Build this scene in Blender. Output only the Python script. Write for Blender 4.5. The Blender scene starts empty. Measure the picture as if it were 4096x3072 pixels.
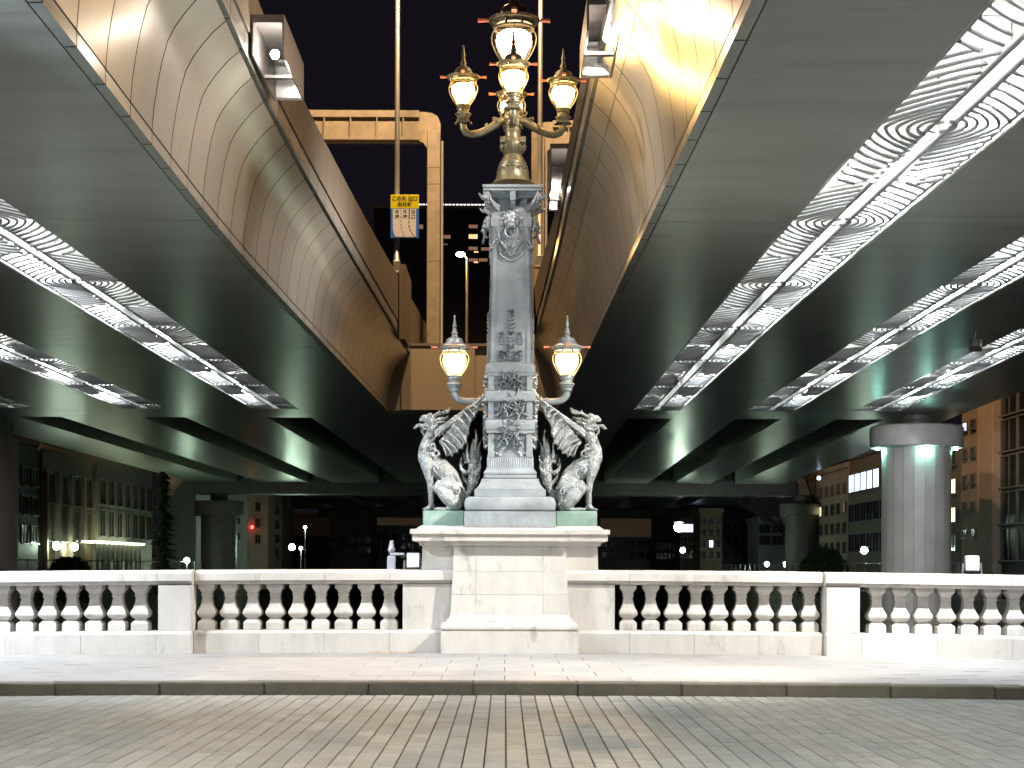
import bpy, math, random
import numpy as np
from mathutils import Vector, Matrix

random.seed(7)
sc = bpy.context.scene
COL = sc.collection
PI = math.pi
R = math.radians

# ------------------------------------------------------------------ camera
EYE = 1.10          # eye height over the pavement (m)
F = 1600.0          # focal length in pixels of the 1024 px wide frame
VX, VY = 505.0, 566.0
cam_d = bpy.data.cameras.new('camera')
cam = bpy.data.objects.new('camera', cam_d)
COL.objects.link(cam)
cam_d.sensor_width = 36.0
cam_d.lens = F / 1024 * 36.0
cam_d.shift_x = (512 - VX) / 1024
cam_d.shift_y = (VY - 384) / 1024
cam_d.clip_start = 0.05
cam_d.clip_end = 1200
cam.matrix_world = Matrix.Translation((0, 0, EYE)) @ Matrix.Rotation(PI / 2, 4, 'X') @ Matrix.Rotation(0.0035, 4, 'Z')
sc.camera = cam

# ------------------------------------------------------------------ night sky
W = bpy.data.worlds.new('World'); sc.world = W; W.use_nodes = True
wn = W.node_tree.nodes; wl = W.node_tree.links
bg = wn['Background']
sky = wn.new('ShaderNodeTexSky'); sky.sky_type = 'NISHITA'; sky.sun_disc = False
sky.sun_elevation = R(-9); sky.sun_rotation = R(150)
mixs = wn.new('ShaderNodeMix'); mixs.data_type = 'RGBA'; mixs.inputs[0].default_value = 0.85
wl.new(sky.outputs[0], mixs.inputs[6]); mixs.inputs[7].default_value = (0.0025, 0.0019, 0.0031, 1)
wl.new(mixs.outputs[2], bg.inputs[0]); bg.inputs[1].default_value = 1.0
sc.view_settings.view_transform = 'Standard'
sc.view_settings.look = 'None'
sc.view_settings.gamma = 1
sc.view_settings.exposure = 1.6
sc.view_settings.use_curve_mapping = False
sc.render.engine = 'CYCLES'
cy = sc.cycles
cy.use_denoising = True
cy.max_bounces = 6; cy.diffuse_bounces = 3; cy.glossy_bounces = 4; cy.transparent_max_bounces = 8
cy.sample_clamp_indirect = 4.0
cy.caustics_reflective = False; cy.caustics_refractive = False
try: cy.use_light_tree = True
except Exception: pass

# ------------------------------------------------------------------ materials
def M(name, col, rough=0.6, metal=0.0, bump=0.0, bscale=30, var=0.12, vscale=3.0, tint=None, spec=0.5,
      stretch=None, grain=0.0, col2=None, c2scale=1.5, c2lo=0.5, c2hi=0.7, bdist=0.02):
    m = bpy.data.materials.new(name); m.use_nodes = True
    n = m.node_tree.nodes; l = m.node_tree.links
    b = n['Principled BSDF']
    b.inputs['Roughness'].default_value = rough
    b.inputs['Metallic'].default_value = metal
    b.inputs['Specular IOR Level'].default_value = spec
    tc = n.new('ShaderNodeNewGeometry') if True else None
    mp = n.new('ShaderNodeMapping'); l.new(tc.outputs['Position'], mp.inputs[0])
    if stretch: mp.inputs['Scale'].default_value = stretch
    no = n.new('ShaderNodeTexNoise'); no.inputs['Scale'].default_value = vscale; no.inputs['Detail'].default_value = 6
    no.inputs['Roughness'].default_value = 0.65
    l.new(mp.outputs[0], no.inputs['Vector'])
    mr = n.new('ShaderNodeMapRange'); mr.inputs[1].default_value = 0.3; mr.inputs[2].default_value = 0.7
    mr.inputs[3].default_value = 1 - var; mr.inputs[4].default_value = 1 + var
    l.new(no.outputs[0], mr.inputs[0])
    val = mr.outputs[0]
    if grain:
        g = n.new('ShaderNodeTexNoise'); g.inputs['Scale'].default_value = 160; g.inputs['Detail'].default_value = 3
        l.new(tc.outputs['Position'], g.inputs['Vector'])
        gm = n.new('ShaderNodeMapRange'); gm.inputs[1].default_value = 0.3; gm.inputs[2].default_value = 0.7
        gm.inputs[3].default_value = 1 - grain; gm.inputs[4].default_value = 1 + grain
        l.new(g.outputs[0], gm.inputs[0])
        mu = n.new('ShaderNodeMath'); mu.operation = 'MULTIPLY'; l.new(val, mu.inputs[0]); l.new(gm.outputs[0], mu.inputs[1]); val = mu.outputs[0]
    if tint:
        if tint[0] == 'attr':
            a = n.new('ShaderNodeAttribute'); a.attribute_name = 'tint'; src = a.outputs['Fac']
        else:
            a = n.new('ShaderNodeObjectInfo'); src = a.outputs['Random']
        tm = n.new('ShaderNodeMapRange'); tm.inputs[3].default_value = 1 - tint[1]; tm.inputs[4].default_value = 1 + tint[1]
        l.new(src, tm.inputs[0])
        mu = n.new('ShaderNodeMath'); mu.operation = 'MULTIPLY'; l.new(val, mu.inputs[0]); l.new(tm.outputs[0], mu.inputs[1]); val = mu.outputs[0]
    vm = n.new('ShaderNodeVectorMath'); vm.operation = 'SCALE'
    if col2:
        n2 = n.new('ShaderNodeTexNoise'); n2.inputs['Scale'].default_value = c2scale; n2.inputs['Detail'].default_value = 8
        n2.inputs['Roughness'].default_value = 0.7
        l.new(mp.outputs[0], n2.inputs['Vector'])
        m2 = n.new('ShaderNodeMapRange'); m2.inputs[1].default_value = c2lo; m2.inputs[2].default_value = c2hi
        l.new(n2.outputs[0], m2.inputs[0])
        mx = n.new('ShaderNodeMix'); mx.data_type = 'RGBA'; l.new(m2.outputs[0], mx.inputs[0])
        mx.inputs[6].default_value = (*col, 1); mx.inputs[7].default_value = (*col2, 1)
        l.new(mx.outputs[2], vm.inputs[0])
    else:
        vm.inputs[0].default_value = col
    l.new(val, vm.inputs['Scale'])
    l.new(vm.outputs[0], b.inputs['Base Color'])
    if bump:
        bn = n.new('ShaderNodeTexNoise'); bn.inputs['Scale'].default_value = bscale; bn.inputs['Detail'].default_value = 5
        l.new(mp.outputs[0], bn.inputs['Vector'])
        bp = n.new('ShaderNodeBump'); bp.inputs['Strength'].default_value = bump; bp.inputs['Distance'].default_value = bdist
        l.new(bn.outputs[0], bp.inputs['Height']); l.new(bp.outputs[0], b.inputs['Normal'])
    return m

def emit(name, col, s, base=0.5):
    m = bpy.data.materials.new(name); m.use_nodes = True
    n = m.node_tree.nodes; l = m.node_tree.links
    b = n['Principled BSDF']; b.inputs['Base Color'].default_value = (base, base, base, 1)
    b.inputs['Emission Color'].default_value = (*col, 1); b.inputs['Emission Strength'].default_value = s
    # a slight mottle, as of a frosted envelope
    no = n.new('ShaderNodeTexNoise'); no.inputs['Scale'].default_value = 9
    mr = n.new('ShaderNodeMapRange'); mr.inputs[3].default_value = s * 0.85; mr.inputs[4].default_value = s * 1.15
    l.new(no.outputs[0], mr.inputs[0]); l.new(mr.outputs[0], b.inputs['Emission Strength'])
    return m

def glass(name, tint=(1, 1, 1)):
    m = bpy.data.materials.new(name); m.use_nodes = True
    n = m.node_tree.nodes; l = m.node_tree.links; n.clear()
    o = n.new('ShaderNodeOutputMaterial'); mi = n.new('ShaderNodeMixShader')
    t = n.new('ShaderNodeBsdfTransparent'); t.inputs[0].default_value = (*tint, 1)
    g = n.new('ShaderNodeBsdfGlossy'); g.inputs['Roughness'].default_value = 0.08
    lw = n.new('ShaderNodeLayerWeight'); lw.inputs[0].default_value = 0.35
    pw = n.new('ShaderNodeMath'); pw.operation = 'MULTIPLY'; pw.inputs[1].default_value = 0.75
    l.new(lw.outputs['Facing'], pw.inputs[0]); l.new(pw.outputs[0], mi.inputs[0])
    l.new(t.outputs[0], mi.inputs[1]); l.new(g.outputs[0], mi.inputs[2]); l.new(mi.outputs[0], o.inputs[0])
    return m

GRANITE = M('granite', (0.46, 0.44, 0.41), 0.7, bump=0.25, bscale=60, var=0.10, vscale=4, tint=('obj', 0.06), grain=0.10,
            col2=(0.25, 0.24, 0.205), c2scale=3.2, c2lo=0.55, c2hi=0.72, bdist=0.004, stretch=(1.3, 1, 0.45))
GRANITE_OLD = M('weathered_granite', (0.30, 0.28, 0.245), 0.75, bump=0.3, bscale=60, var=0.15, grain=0.15, tint=('obj', 0.08), bdist=0.004)
KERB = M('kerb_granite', (0.085, 0.073, 0.050), 0.7, bump=0.4, bscale=50, var=0.25, vscale=6, grain=0.25, tint=('obj', 0.15), bdist=0.004)
PAVER = M('paving_stone', (0.200, 0.202, 0.184), 0.62, bump=0.3, bscale=90, var=0.12, vscale=9, grain=0.18, tint=('obj', 0.17), bdist=0.003)
PAVERF = M('paving_stone_field', (0.200, 0.202, 0.184), 0.62, bump=0.3, bscale=90, var=0.12, vscale=9, grain=0.18, tint=('attr', 0.17), bdist=0.003)
MORTAR = M('joint_mortar', (0.06, 0.054, 0.044), 0.9, bump=0.3, bscale=70, var=0.2)
SLAB = M('pavement_slab', (0.235, 0.23, 0.226), 0.6, bump=0.2, bscale=60, var=0.10, vscale=1.2, grain=0.08, tint=('obj', 0.05), bdist=0.003)
BRONZE = M('bronze_patina', (0.30, 0.33, 0.345), 0.42, metal=0.25, bump=0.25, bscale=35, var=0.2, vscale=5, grain=0.12,
           col2=(0.23, 0.26, 0.27), c2scale=3, c2lo=0.45, c2hi=0.65, bdist=0.006)
BRONZE_DK = M('dark_bronze', (0.16, 0.145, 0.09), 0.40, metal=0.5, bump=0.3, bscale=40, var=0.25, vscale=6, bdist=0.006)
SCALES = M('statue_bronze', (0.36, 0.38, 0.375), 0.36, metal=0.35, bump=0.9, bscale=42, var=0.25, vscale=9, grain=0.15,
           col2=(0.10, 0.12, 0.11), c2scale=7, c2lo=0.5, c2hi=0.7, bdist=0.02)
def add_scales(m, s=46, st=0.8):
    n = m.node_tree.nodes; l = m.node_tree.links
    b = n['Principled BSDF']; old = b.inputs['Normal'].links[0].from_node
    g = n.new('ShaderNodeNewGeometry'); v = n.new('ShaderNodeTexVoronoi'); v.inputs['Scale'].default_value = s
    l.new(g.outputs['Position'], v.inputs['Vector'])
    bp = n.new('ShaderNodeBump'); bp.invert = True; bp.inputs['Strength'].default_value = st; bp.inputs['Distance'].default_value = 0.014
    l.new(v.outputs['Distance'], bp.inputs['Height']); l.new(old.outputs[0], bp.inputs['Normal']); l.new(bp.outputs[0], b.inputs['Normal'])
add_scales(SCALES)
VERDI = M('verdigris_plinth', (0.20, 0.33, 0.27), 0.45, metal=0.1, bump=0.1, bscale=30, var=0.15, vscale=4,
          col2=(0.36, 0.44, 0.41), c2scale=3, bdist=0.004)
SOFFIT = M('painted_steel_soffit', (0.375, 0.405, 0.378), 0.30, bump=0.10, bscale=2.2, var=0.16, vscale=0.8, spec=0.6, col2=(0.25, 0.24, 0.20), c2scale=1.3, c2lo=0.58, c2hi=0.78,
           stretch=(0.40, 2.4, 1.0), grain=0.03, bdist=0.05)
STEEL = M('stainless_steel', (0.90, 0.85, 0.75), 0.26, metal=0.50, bump=0.12, bscale=1.3, var=0.05, vscale=1.5, tint=('obj', 0.05), bdist=0.03)
LIP = M('grey_trim', (0.33, 0.36, 0.33), 0.4, metal=0.2, var=0.08, tint=('obj', 0.07), bump=0.1)
GROOVE = M('dark_gap', (0.02, 0.016, 0.012), 0.8, var=0.1)
CONC = M('parapet_concrete', (0.29, 0.245, 0.19), 0.8, bump=0.2, bscale=12, var=0.22, vscale=4.0, stretch=(1, 3.5, 0.15), grain=0.05, bdist=0.01)
ENDW = M('painted_end_wall', (0.36, 0.31, 0.24), 0.55, bump=0.1, bscale=3, var=0.06, vscale=0.8, bdist=0.01)
WHITE = M('white_painted_steel', (0.80, 0.80, 0.74), 0.5, bump=0.1, bscale=10, var=0.08, vscale=3, col2=(0.52, 0.40, 0.20), c2scale=1.6, c2lo=0.66, c2hi=0.70, bdist=0.01)
TUBE = M('grille_paint', (0.42, 0.43, 0.45), 0.35, metal=0.1, var=0.06)
GANTRY = M('gantry_paint', (0.26, 0.225, 0.175), 0.55, bump=0.2, var=0.22, vscale=3, col2=(0.42, 0.28, 0.11), c2scale=1.2, c2lo=0.60, c2hi=0.75, bdist=0.01)
POLE = M('galvanised_pole', (0.33, 0.33, 0.32), 0.4, metal=0.5, var=0.12)
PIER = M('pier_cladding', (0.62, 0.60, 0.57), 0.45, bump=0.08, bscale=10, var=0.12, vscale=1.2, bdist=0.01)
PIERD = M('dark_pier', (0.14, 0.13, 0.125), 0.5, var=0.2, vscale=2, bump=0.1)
WATER = M('river_water', (0.012, 0.016, 0.016), 0.12, bump=0.5, bscale=2.2, var=0.2, bdist=0.05)
EARTH = M('embankment', (0.05, 0.048, 0.045), 0.85, var=0.25, bump=0.3)
BL_BROWN = M('brown_tile_wall', (0.21, 0.15, 0.10), 0.6, bump=0.2, bscale=20, var=0.2, vscale=4)
BL_PINK = M('beige_render_wall', (0.44, 0.33, 0.26), 0.7, bump=0.1, var=0.12, vscale=2)
BL_PALE = M('pale_panel_wall', (0.42, 0.44, 0.42), 0.6, bump=0.1, var=0.10, vscale=2)
BL_GREY = M('grey_wall', (0.19, 0.175, 0.16), 0.7, bump=0.1, var=0.15, vscale=2)
BL_DARK = M('dark_facade', (0.050, 0.046, 0.048), 0.6, var=0.2, vscale=1)
WIN = M('dark_window', (0.018, 0.020, 0.024), 0.12, var=0.1, spec=0.8)
FRAME = M('window_frame', (0.16, 0.15, 0.14), 0.5, var=0.1)
LEAFD = M('dark_foliage', (0.035, 0.06, 0.025), 0.7, var=0.4, vscale=6)
BARK = M('bark', (0.045, 0.038, 0.030), 0.9, var=0.3, bump=0.5)
YELLOWLEAF = M('fallen_leaf', (0.45, 0.28, 0.05), 0.7, var=0.3, vscale=20)
SIGN_Y = M('sign_yellow', (0.80, 0.72, 0.02), 0.5, var=0.02)
SIGN_B = M('sign_blue', (0.03, 0.22, 0.90), 0.5, var=0.02)
SIGN_W = M('sign_white', (0.80, 0.82, 0.92), 0.5, var=0.02)
SIGN_K = M('sign_black', (0.02, 0.02, 0.02), 0.5, var=0.02)
REDTAB = M('red_glass_tab', (0.60, 0.22, 0.15), 0.4, var=0.1)
ALU = M('polished_reflector', (0.80, 0.78, 0.76), 0.25, metal=0.9, var=0.06)
HOUSING = M('fixture_housing', (0.34, 0.31, 0.29), 0.45, metal=0.4, var=0.15, vscale=8)
E_LANT = emit('lantern_glow', (1.0, 0.60, 0.20), 15)
E_TOP = emit('top_lantern_glow', (1.0, 0.70, 0.45), 9)
E_SLOT = emit('slot_tube_glow', (0.93, 0.97, 1.0), 52)
E_FILL = emit('inner_fill_glow', (0.95, 0.98, 1.0), 7)  # glow of the fill tubes added inside the slots
E_FLOOD = emit('flood_bulb_glow', (1.0, 0.93, 0.86), 60)
E_GREEN = emit('mercury_lamp_glow', (0.78, 1.0, 0.78), 25)
E_SOD = emit('sodium_lamp_glow', (1.0, 0.66, 0.25), 60)
E_WINB = emit('lit_window_blue', (0.62, 0.76, 1.0), 1.2)
E_WINY = emit('lit_window_yellow', (1.0, 0.92, 0.55), 0.9)
E_WINO = emit('lit_window_orange', (1.0, 0.62, 0.30), 0.6)
E_WINF = emit('far_window_faint', (1.0, 0.50, 0.30), 0.10)
E_DOT = emit('roof_line_light', (1.0, 0.95, 1.0), 1.3)
E_RED = emit('red_lamp_glow', (1.0, 0.05, 0.03), 3)
E_PIERL = emit('pier_uplight_glow', (0.55, 1.0, 0.85), 6)
GLASS = glass('lantern_glass')

# ------------------------------------------------------------------ helpers
def wm(o):
    b = Matrix.Translation(o.location) @ o.rotation_euler.to_matrix().to_4x4()
    return (wm(o.parent) @ o.matrix_parent_inverse @ b) if o.parent else b
def join_to(o, parent):
    o.parent = parent; o.matrix_parent_inverse = wm(parent).inverted()      # parts are modelled in world coordinates

def put(name, me, mat, parent=None, smooth=False, loc=None):
    if mat is not None and not me.materials: me.materials.append(mat)
    o = bpy.data.objects.new(name, me); COL.objects.link(o)
    if parent is not None: join_to(o, parent)
    if loc is not None: o.location = loc
    if smooth:
        me.polygons.foreach_set('use_smooth', [True] * len(me.polygons))
    return o

def tag(o, label=None, cat=None, group=None, kind=None):
    if label: o['label'] = label
    if cat: o['category'] = cat
    if group: o['group'] = group
    if kind: o['kind'] = kind
    return o

def empty(name, loc=(0, 0, 0), label=None, cat=None, group=None, rz=0.0):
    o = bpy.data.objects.new(name, None); COL.objects.link(o); o.empty_display_size = 0.2
    o.location = loc; o.rotation_euler = (0, 0, rz)
    return tag(o, label, cat, group)

class MB:
    def __init__(s): s.v = []; s.f = []; s.t = []
    def add(s, vs, fs, tint=0.5):
        b = len(s.v); s.v += [tuple(p) for p in vs]; s.f += [tuple(i + b for i in f) for f in fs]
        s.t += [tint] * len(vs); return s
    def box(s, x0, x1, y0, y1, z0, z1, c=0.0, tint=0.5):
        if c <= 0:
            vs = [(x, y, z) for z in (z0, z1) for y in (y0, y1) for x in (x0, x1)]
            fs = [(0, 2, 3, 1), (4, 5, 7, 6), (0, 1, 5, 4), (2, 6, 7, 3), (0, 4, 6, 2), (1, 3, 7, 5)]
            return s.add(vs, fs, tint)
        c = min(c, (x1 - x0) * .45, (y1 - y0) * .45, (z1 - z0) * .45)
        vs = []; ix = {}
        for sx in (0, 1):
            for sy in (0, 1):
                for sz in (0, 1):
                    X = (x0, x1)[sx]; Y = (y0, y1)[sy]; Z = (z0, z1)[sz]
                    dx = c if sx == 0 else -c; dy = c if sy == 0 else -c; dz = c if sz == 0 else -c
                    ix[(sx, sy, sz, 0)] = len(vs); vs.append((X, Y + dy, Z + dz))
                    ix[(sx, sy, sz, 1)] = len(vs); vs.append((X + dx, Y, Z + dz))
                    ix[(sx, sy, sz, 2)] = len(vs); vs.append((X + dx, Y + dy, Z))
        fs = []
        for sx in (0, 1): fs.append([ix[(sx, a, b, 0)] for a, b in ((0, 0), (1, 0), (1, 1), (0, 1))])
        for sy in (0, 1): fs.append([ix[(a, sy, b, 1)] for a, b in ((0, 0), (1, 0), (1, 1), (0, 1))])
        for sz in (0, 1): fs.append([ix[(a, b, sz, 2)] for a, b in ((0, 0), (1, 0), (1, 1), (0, 1))])
        for a in (0, 1):
            for b in (0, 1):
                fs.append([ix[(a, b, 0, 0)], ix[(a, b, 1, 0)], ix[(a, b, 1, 1)], ix[(a, b, 0, 1)]])
                fs.append([ix[(a, 0, b, 0)], ix[(a, 1, b, 0)], ix[(a, 1, b, 2)], ix[(a, 0, b, 2)]])
                fs.append([ix[(0, a, b, 1)], ix[(1, a, b, 1)], ix[(1, a, b, 2)], ix[(0, a, b, 2)]])
        for k in range(8):
            a, b, d = k & 1, (k >> 1) & 1, (k >> 2) & 1
            fs.append([ix[(a, b, d, 0)], ix[(a, b, d, 1)], ix[(a, b, d, 2)]])
        return s.add(vs, fs, tint)
    def lathe(s, prof, n=24, c=(0, 0, 0), cap=True, a0=0.0):
        vs = []; fs = []
        for r, z in prof:
            for i in range(n):
                a = 2 * PI * i / n + a0
                vs.append((c[0] + r * math.cos(a), c[1] + r * math.sin(a), c[2] + z))
        for k in range(len(prof) - 1):
            for i in range(n):
                j = (i + 1) % n
                fs.append((k * n + i, k * n + j, (k + 1) * n + j, (k + 1) * n + i))
        if cap:
            fs.append(tuple(range(n - 1, -1, -1))); fs.append(tuple(range((len(prof) - 1) * n, len(prof) * n)))
        return s.add(vs, fs)
    def rect(s, prof, c=(0, 0)):
        """stack of rectangles (hx, hy_front, hy_back, z)"""
        vs = []; fs = []
        for hx, hf, hb, z in prof:
            vs += [(c[0] - hx, c[1] - hf, z), (c[0] + hx, c[1] - hf, z), (c[0] + hx, c[1] + hb, z), (c[0] - hx, c[1] + hb, z)]
        for k in range(len(prof) - 1):
            for i in range(4):
                j = (i + 1) % 4
                fs.append((k * 4 + i, k * 4 + j, k * 4 + 4 + j, k * 4 + 4 + i))
        fs.append((3, 2, 1, 0)); n = len(prof) * 4; fs.append((n - 4, n - 3, n - 2, n - 1))
        return s.add(vs, fs)
    def tube(s, pts, r, n=8, cap=True, tint=0.5):
        pts = [Vector(p) for p in pts]
        if not hasattr(r, '__len__'): r = [r] * len(pts)
        vs = []; fs = []; up = None
        for i, p in enumerate(pts):
            a = pts[max(i - 1, 0)]; b = pts[min(i + 1, len(pts) - 1)]
            t = (b - a)
            t = t.normalized() if t.length > 1e-9 else Vector((0, 0, 1))
            if up is None:
                ref = Vector((0, 0, 1)) if abs(t.z) < 0.9 else Vector((1, 0, 0))
                u = t.cross(ref).normalized()
            else:
                u = (up - t * up.dot(t))
                u = u.normalized() if u.length > 1e-6 else up
            up = u; w = t.cross(u)
            for k in range(n):
                an = 2 * PI * k / n
                vs.append(p + (u * math.cos(an) + w * math.sin(an)) * r[i])
        for i in range(len(pts) - 1):
            for k in range(n):
                j = (k + 1) % n
                fs.append((i * n + k, i * n + j, (i + 1) * n + j, (i + 1) * n + k))
        if cap:
            fs.append(tuple(range(n))); fs.append(tuple(range((len(pts) - 1) * n, len(pts) * n)))
        return s.add(vs, fs, tint)
    def ball(s, c, r, n=10, sc3=(1, 1, 1)):
        m = max(4, n // 2); vs = [(c[0], c[1], c[2] - r * sc3[2])]; fs = []
        for i in range(1, m):
            ph = PI * i / m
            for k in range(n):
                a = 2 * PI * k / n
                vs.append((c[0] + r * sc3[0] * math.sin(ph) * math.cos(a), c[1] + r * sc3[1] * math.sin(ph) * math.sin(a), c[2] - r * sc3[2] * math.cos(ph)))
        vs.append((c[0], c[1], c[2] + r * sc3[2])); T = len(vs) - 1
        for k in range(n):
            j = (k + 1) % n; fs.append((0, 1 + j, 1 + k)); fs.append((T, 1 + (m - 2) * n + k, 1 + (m - 2) * n + j))
        for i in range(m - 2):
            for k in range(n):
                j = (k + 1) % n
                fs.append((1 + i * n + k, 1 + i * n + j, 1 + (i + 1) * n + j, 1 + (i + 1) * n + k))
        return s.add(vs, fs)
    def loft(s, rows, closed=False):
        n = len(rows[0]); vs = [p for r in rows for p in r]; fs = []
        for i in range(len(rows) - 1):
            for k in range(n - (0 if closed else 1)):
                j = (k + 1) % n
                fs.append((i * n + k, i * n + j, (i + 1) * n + j, (i + 1) * n + k))
        return s.add(vs, fs)
    def prism(s, poly, ax, a0, a1, tint=0.5):
        """extrude a closed 2-D outline along axis ax ('x','y','z')"""
        def P(u, v, w):
            return (w, u, v) if ax == 'x' else ((u, w, v) if ax == 'y' else (u, v, w))
        n = len(poly); vs = [P(u, v, a0) for u, v in poly] + [P(u, v, a1) for u, v in poly]
        fs = [tuple(range(n)), tuple(range(2 * n - 1, n - 1, -1))] + [(i, (i + 1) % n, n + (i + 1) % n, n + i) for i in range(n)]
        return s.add(vs, fs, tint)
    def mesh(s, name='mesh', attr=False):
        me = bpy.data.meshes.new(name); me.from_pydata(s.v, [], s.f); me.update()
        if attr:
            a = me.attributes.new('tint', 'FLOAT', 'POINT'); a.data.foreach_set('value', s.t)
        return me
    def build(s, name, mat, parent=None, smooth=False, loc=None, attr=False):
        return put(name, s.mesh(name, attr), mat, parent, smooth, loc)

def autosmooth(o, ang=40):
    me = o.data
    me.polygons.foreach_set('use_smooth', [True] * len(me.polygons))
    try: me.set_sharp_from_angle(angle=R(ang))
    except Exception: pass
    return o

def remesh(o, voxel=0.012, smooth_it=2):
    """fuse the pieces of a mesh into one continuous skin"""
    m = o.modifiers.new('r', 'REMESH'); m.mode = 'VOXEL'; m.voxel_size = voxel
    if smooth_it:
        k = o.modifiers.new('s', 'SMOOTH'); k.factor = 0.5; k.iterations = smooth_it
    bpy.context.view_layer.update()
    dg = bpy.context.evaluated_depsgraph_get()
    me = bpy.data.meshes.new_from_object(o.evaluated_get(dg))
    o.modifiers.clear(); old = o.data; o.data = me
    me.polygons.foreach_set('use_smooth', [True] * len(me.polygons))
    return o

def copy_tree(o, parent=None):
    c = o.copy(); COL.objects.link(c); c.parent = parent
    for ch in list(o.children): copy_tree(ch, c)
    return c

def at(px, py, Y): return ((px - VX) * Y / F, Y, EYE - (py - VY) * Y / F)
def lamp(name, kind, loc, energy, col, size=0.1, parent=None, target=None, spot=None, blend=0.6):
    d = bpy.data.lights.new(name, kind); d.energy = energy; d.color = col
    if kind in ('POINT', 'SPOT'): d.shadow_soft_size = size
    if kind == 'SPOT': d.spot_size = R(spot or 60); d.spot_blend = blend
    if kind == 'AREA': d.size = size
    o = bpy.data.objects.new(name, d); COL.objects.link(o); o.location = loc
    if target is not None:
        o.rotation_euler = (Vector(target) - Vector(loc)).to_track_quat('-Z', 'Y').to_euler()
    if parent is not None: join_to(o, parent)
    return o
def arch(x): return -0.0011 * x * x
# ================================================================== SETTING: bridge floor, road, pavement, river
KY, RZ = 15.17, -0.123            # kerb face, road level
def strip_mesh(x0, x1, y0, y1, z, nx=40, th=0.0):
    b = MB(); rows = []
    for i in range(nx + 1):
        x = x0 + (x1 - x0) * i / nx
        if th: rows.append([(x, y0, z + arch(x)), (x, y1, z + arch(x)), (x, y1, z - th + arch(x)), (x, y0, z - th + arch(x))])
        else: rows.append([(x, y0, z + arch(x)), (x, y1, z + arch(x))])
    b.loft(rows, closed=bool(th))
    if th: b.f.append((0, 1, 2, 3)); n = nx * 4; b.f.append((n, n + 1, n + 2, n + 3))
    return b
road = tag(strip_mesh(-26, 26, -9, KY - 0.01, RZ - 0.016, 52, 0.9).build('road', MORTAR), kind='structure')
pave = tag(strip_mesh(-26, 26, KY + 0.215, 20.9, -0.012, 52, 0.8).build('pavement', MORTAR), kind='structure')
tag(strip_mesh(-26, 26, -13.5, -9.02, -0.0, 52, 0.9).build('far_side_pavement', SLAB), kind='structure')

# individual paving stones of the carriageway: courses run away from the viewer
PW = 0.1363
rng = random.Random(11)
stones = []
for c in range(-62, 63):
    xc = 0.01 + (c + 0.5) * PW
    y = 5.0 + rng.random() * 0.3
    while y < KY - 0.05:
        L = rng.choice((0.22, 0.27, 0.30, 0.34, 0.40))
        y1 = min(y + L, KY - 0.03)
        if y1 - y > 0.06: stones.append((xc, y, y1))
        y += L
bases = []
for L in (0.22, 0.27, 0.30, 0.34, 0.40):
    bases.append((L, MB().box(-PW / 2 + .0045, PW / 2 - .0045, .0015, L - .0015, -0.05, 0.0, 0.004).mesh('paver')))
def in_view(x, y):
    u = x * F / y + VX; v = VY + (EYE - RZ) * F / y
    return -8 < u < 1032 and v < 780
vis = sorted([s for s in stones if in_view(s[0], s[1])], key=lambda s: s[1])
near = set(vis[:298])
for s_ in vis[:298]:
    L = s_[2] - s_[1]
    base = min(bases, key=lambda b: abs(b[0] - L))
    o = put('paver', base[1], PAVER, road)
    o.location = (s_[0], s_[1], RZ + arch(s_[0]) + rng.uniform(-.0018, .0018)); o.scale = (1, L / base[0], 1)
b = MB()
for s_ in stones:
    if s_ in near: continue
    z = RZ + arch(s_[0]) + rng.uniform(-.0018, .0018)
    b.box(s_[0] - PW / 2 + .0045, s_[0] + PW / 2 - .0045, s_[1] + .0015, s_[2] - .0015, z - .04, z, 0.004, rng.random())
tag(b.build('paver_field', PAVERF, road, attr=True), kind='stuff')
# kerb stones
for i in range(-9, 10):
    x0 = -0.30 + i * 0.991
    o = MB().box(x0 + .003, x0 + .988, KY, KY + .21, RZ - .05, -.001, 0.014).build('kerb_stone', KERB, pave)
    o.location = (0, 0, arch(x0 + .5))
# pavement slabs
for i in range(-14, 15):
    for j in range(8):
        x0 = i * 0.62 + (0.31 if j % 2 else 0.0); y0 = KY + .215 + j * 0.66
        if abs(x0 + .31) > 0.34 * y0 + .9: continue
        o = MB().box(x0 + .003, x0 + .617, y0 + .003, y0 + .657, -.05, 0, .003).build('paving_slab', SLAB, pave)
        o.location = (0, 0, arch(x0 + .3) + rng.uniform(-.0008, .0008))

# river, banks, distant ground
tag(MB().box(-60, 60, 21.3, 420, -5.6, -5.5).build('river_water', WATER), kind='structure')
tag(MB().box(-300, -16.6, 21.5, 420, -5.5, -0.4, .1).build('left_embankment', EARTH), kind='structure')
tag(MB().box(15.2, 300, 21.5, 420, -5.5, -0.4, .1).build('right_embankment', EARTH), kind='structure')
tag(MB().box(-300, 300, 420.2, 700, -5.5, -0.3).build('far_ground', EARTH), kind='structure')

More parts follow.
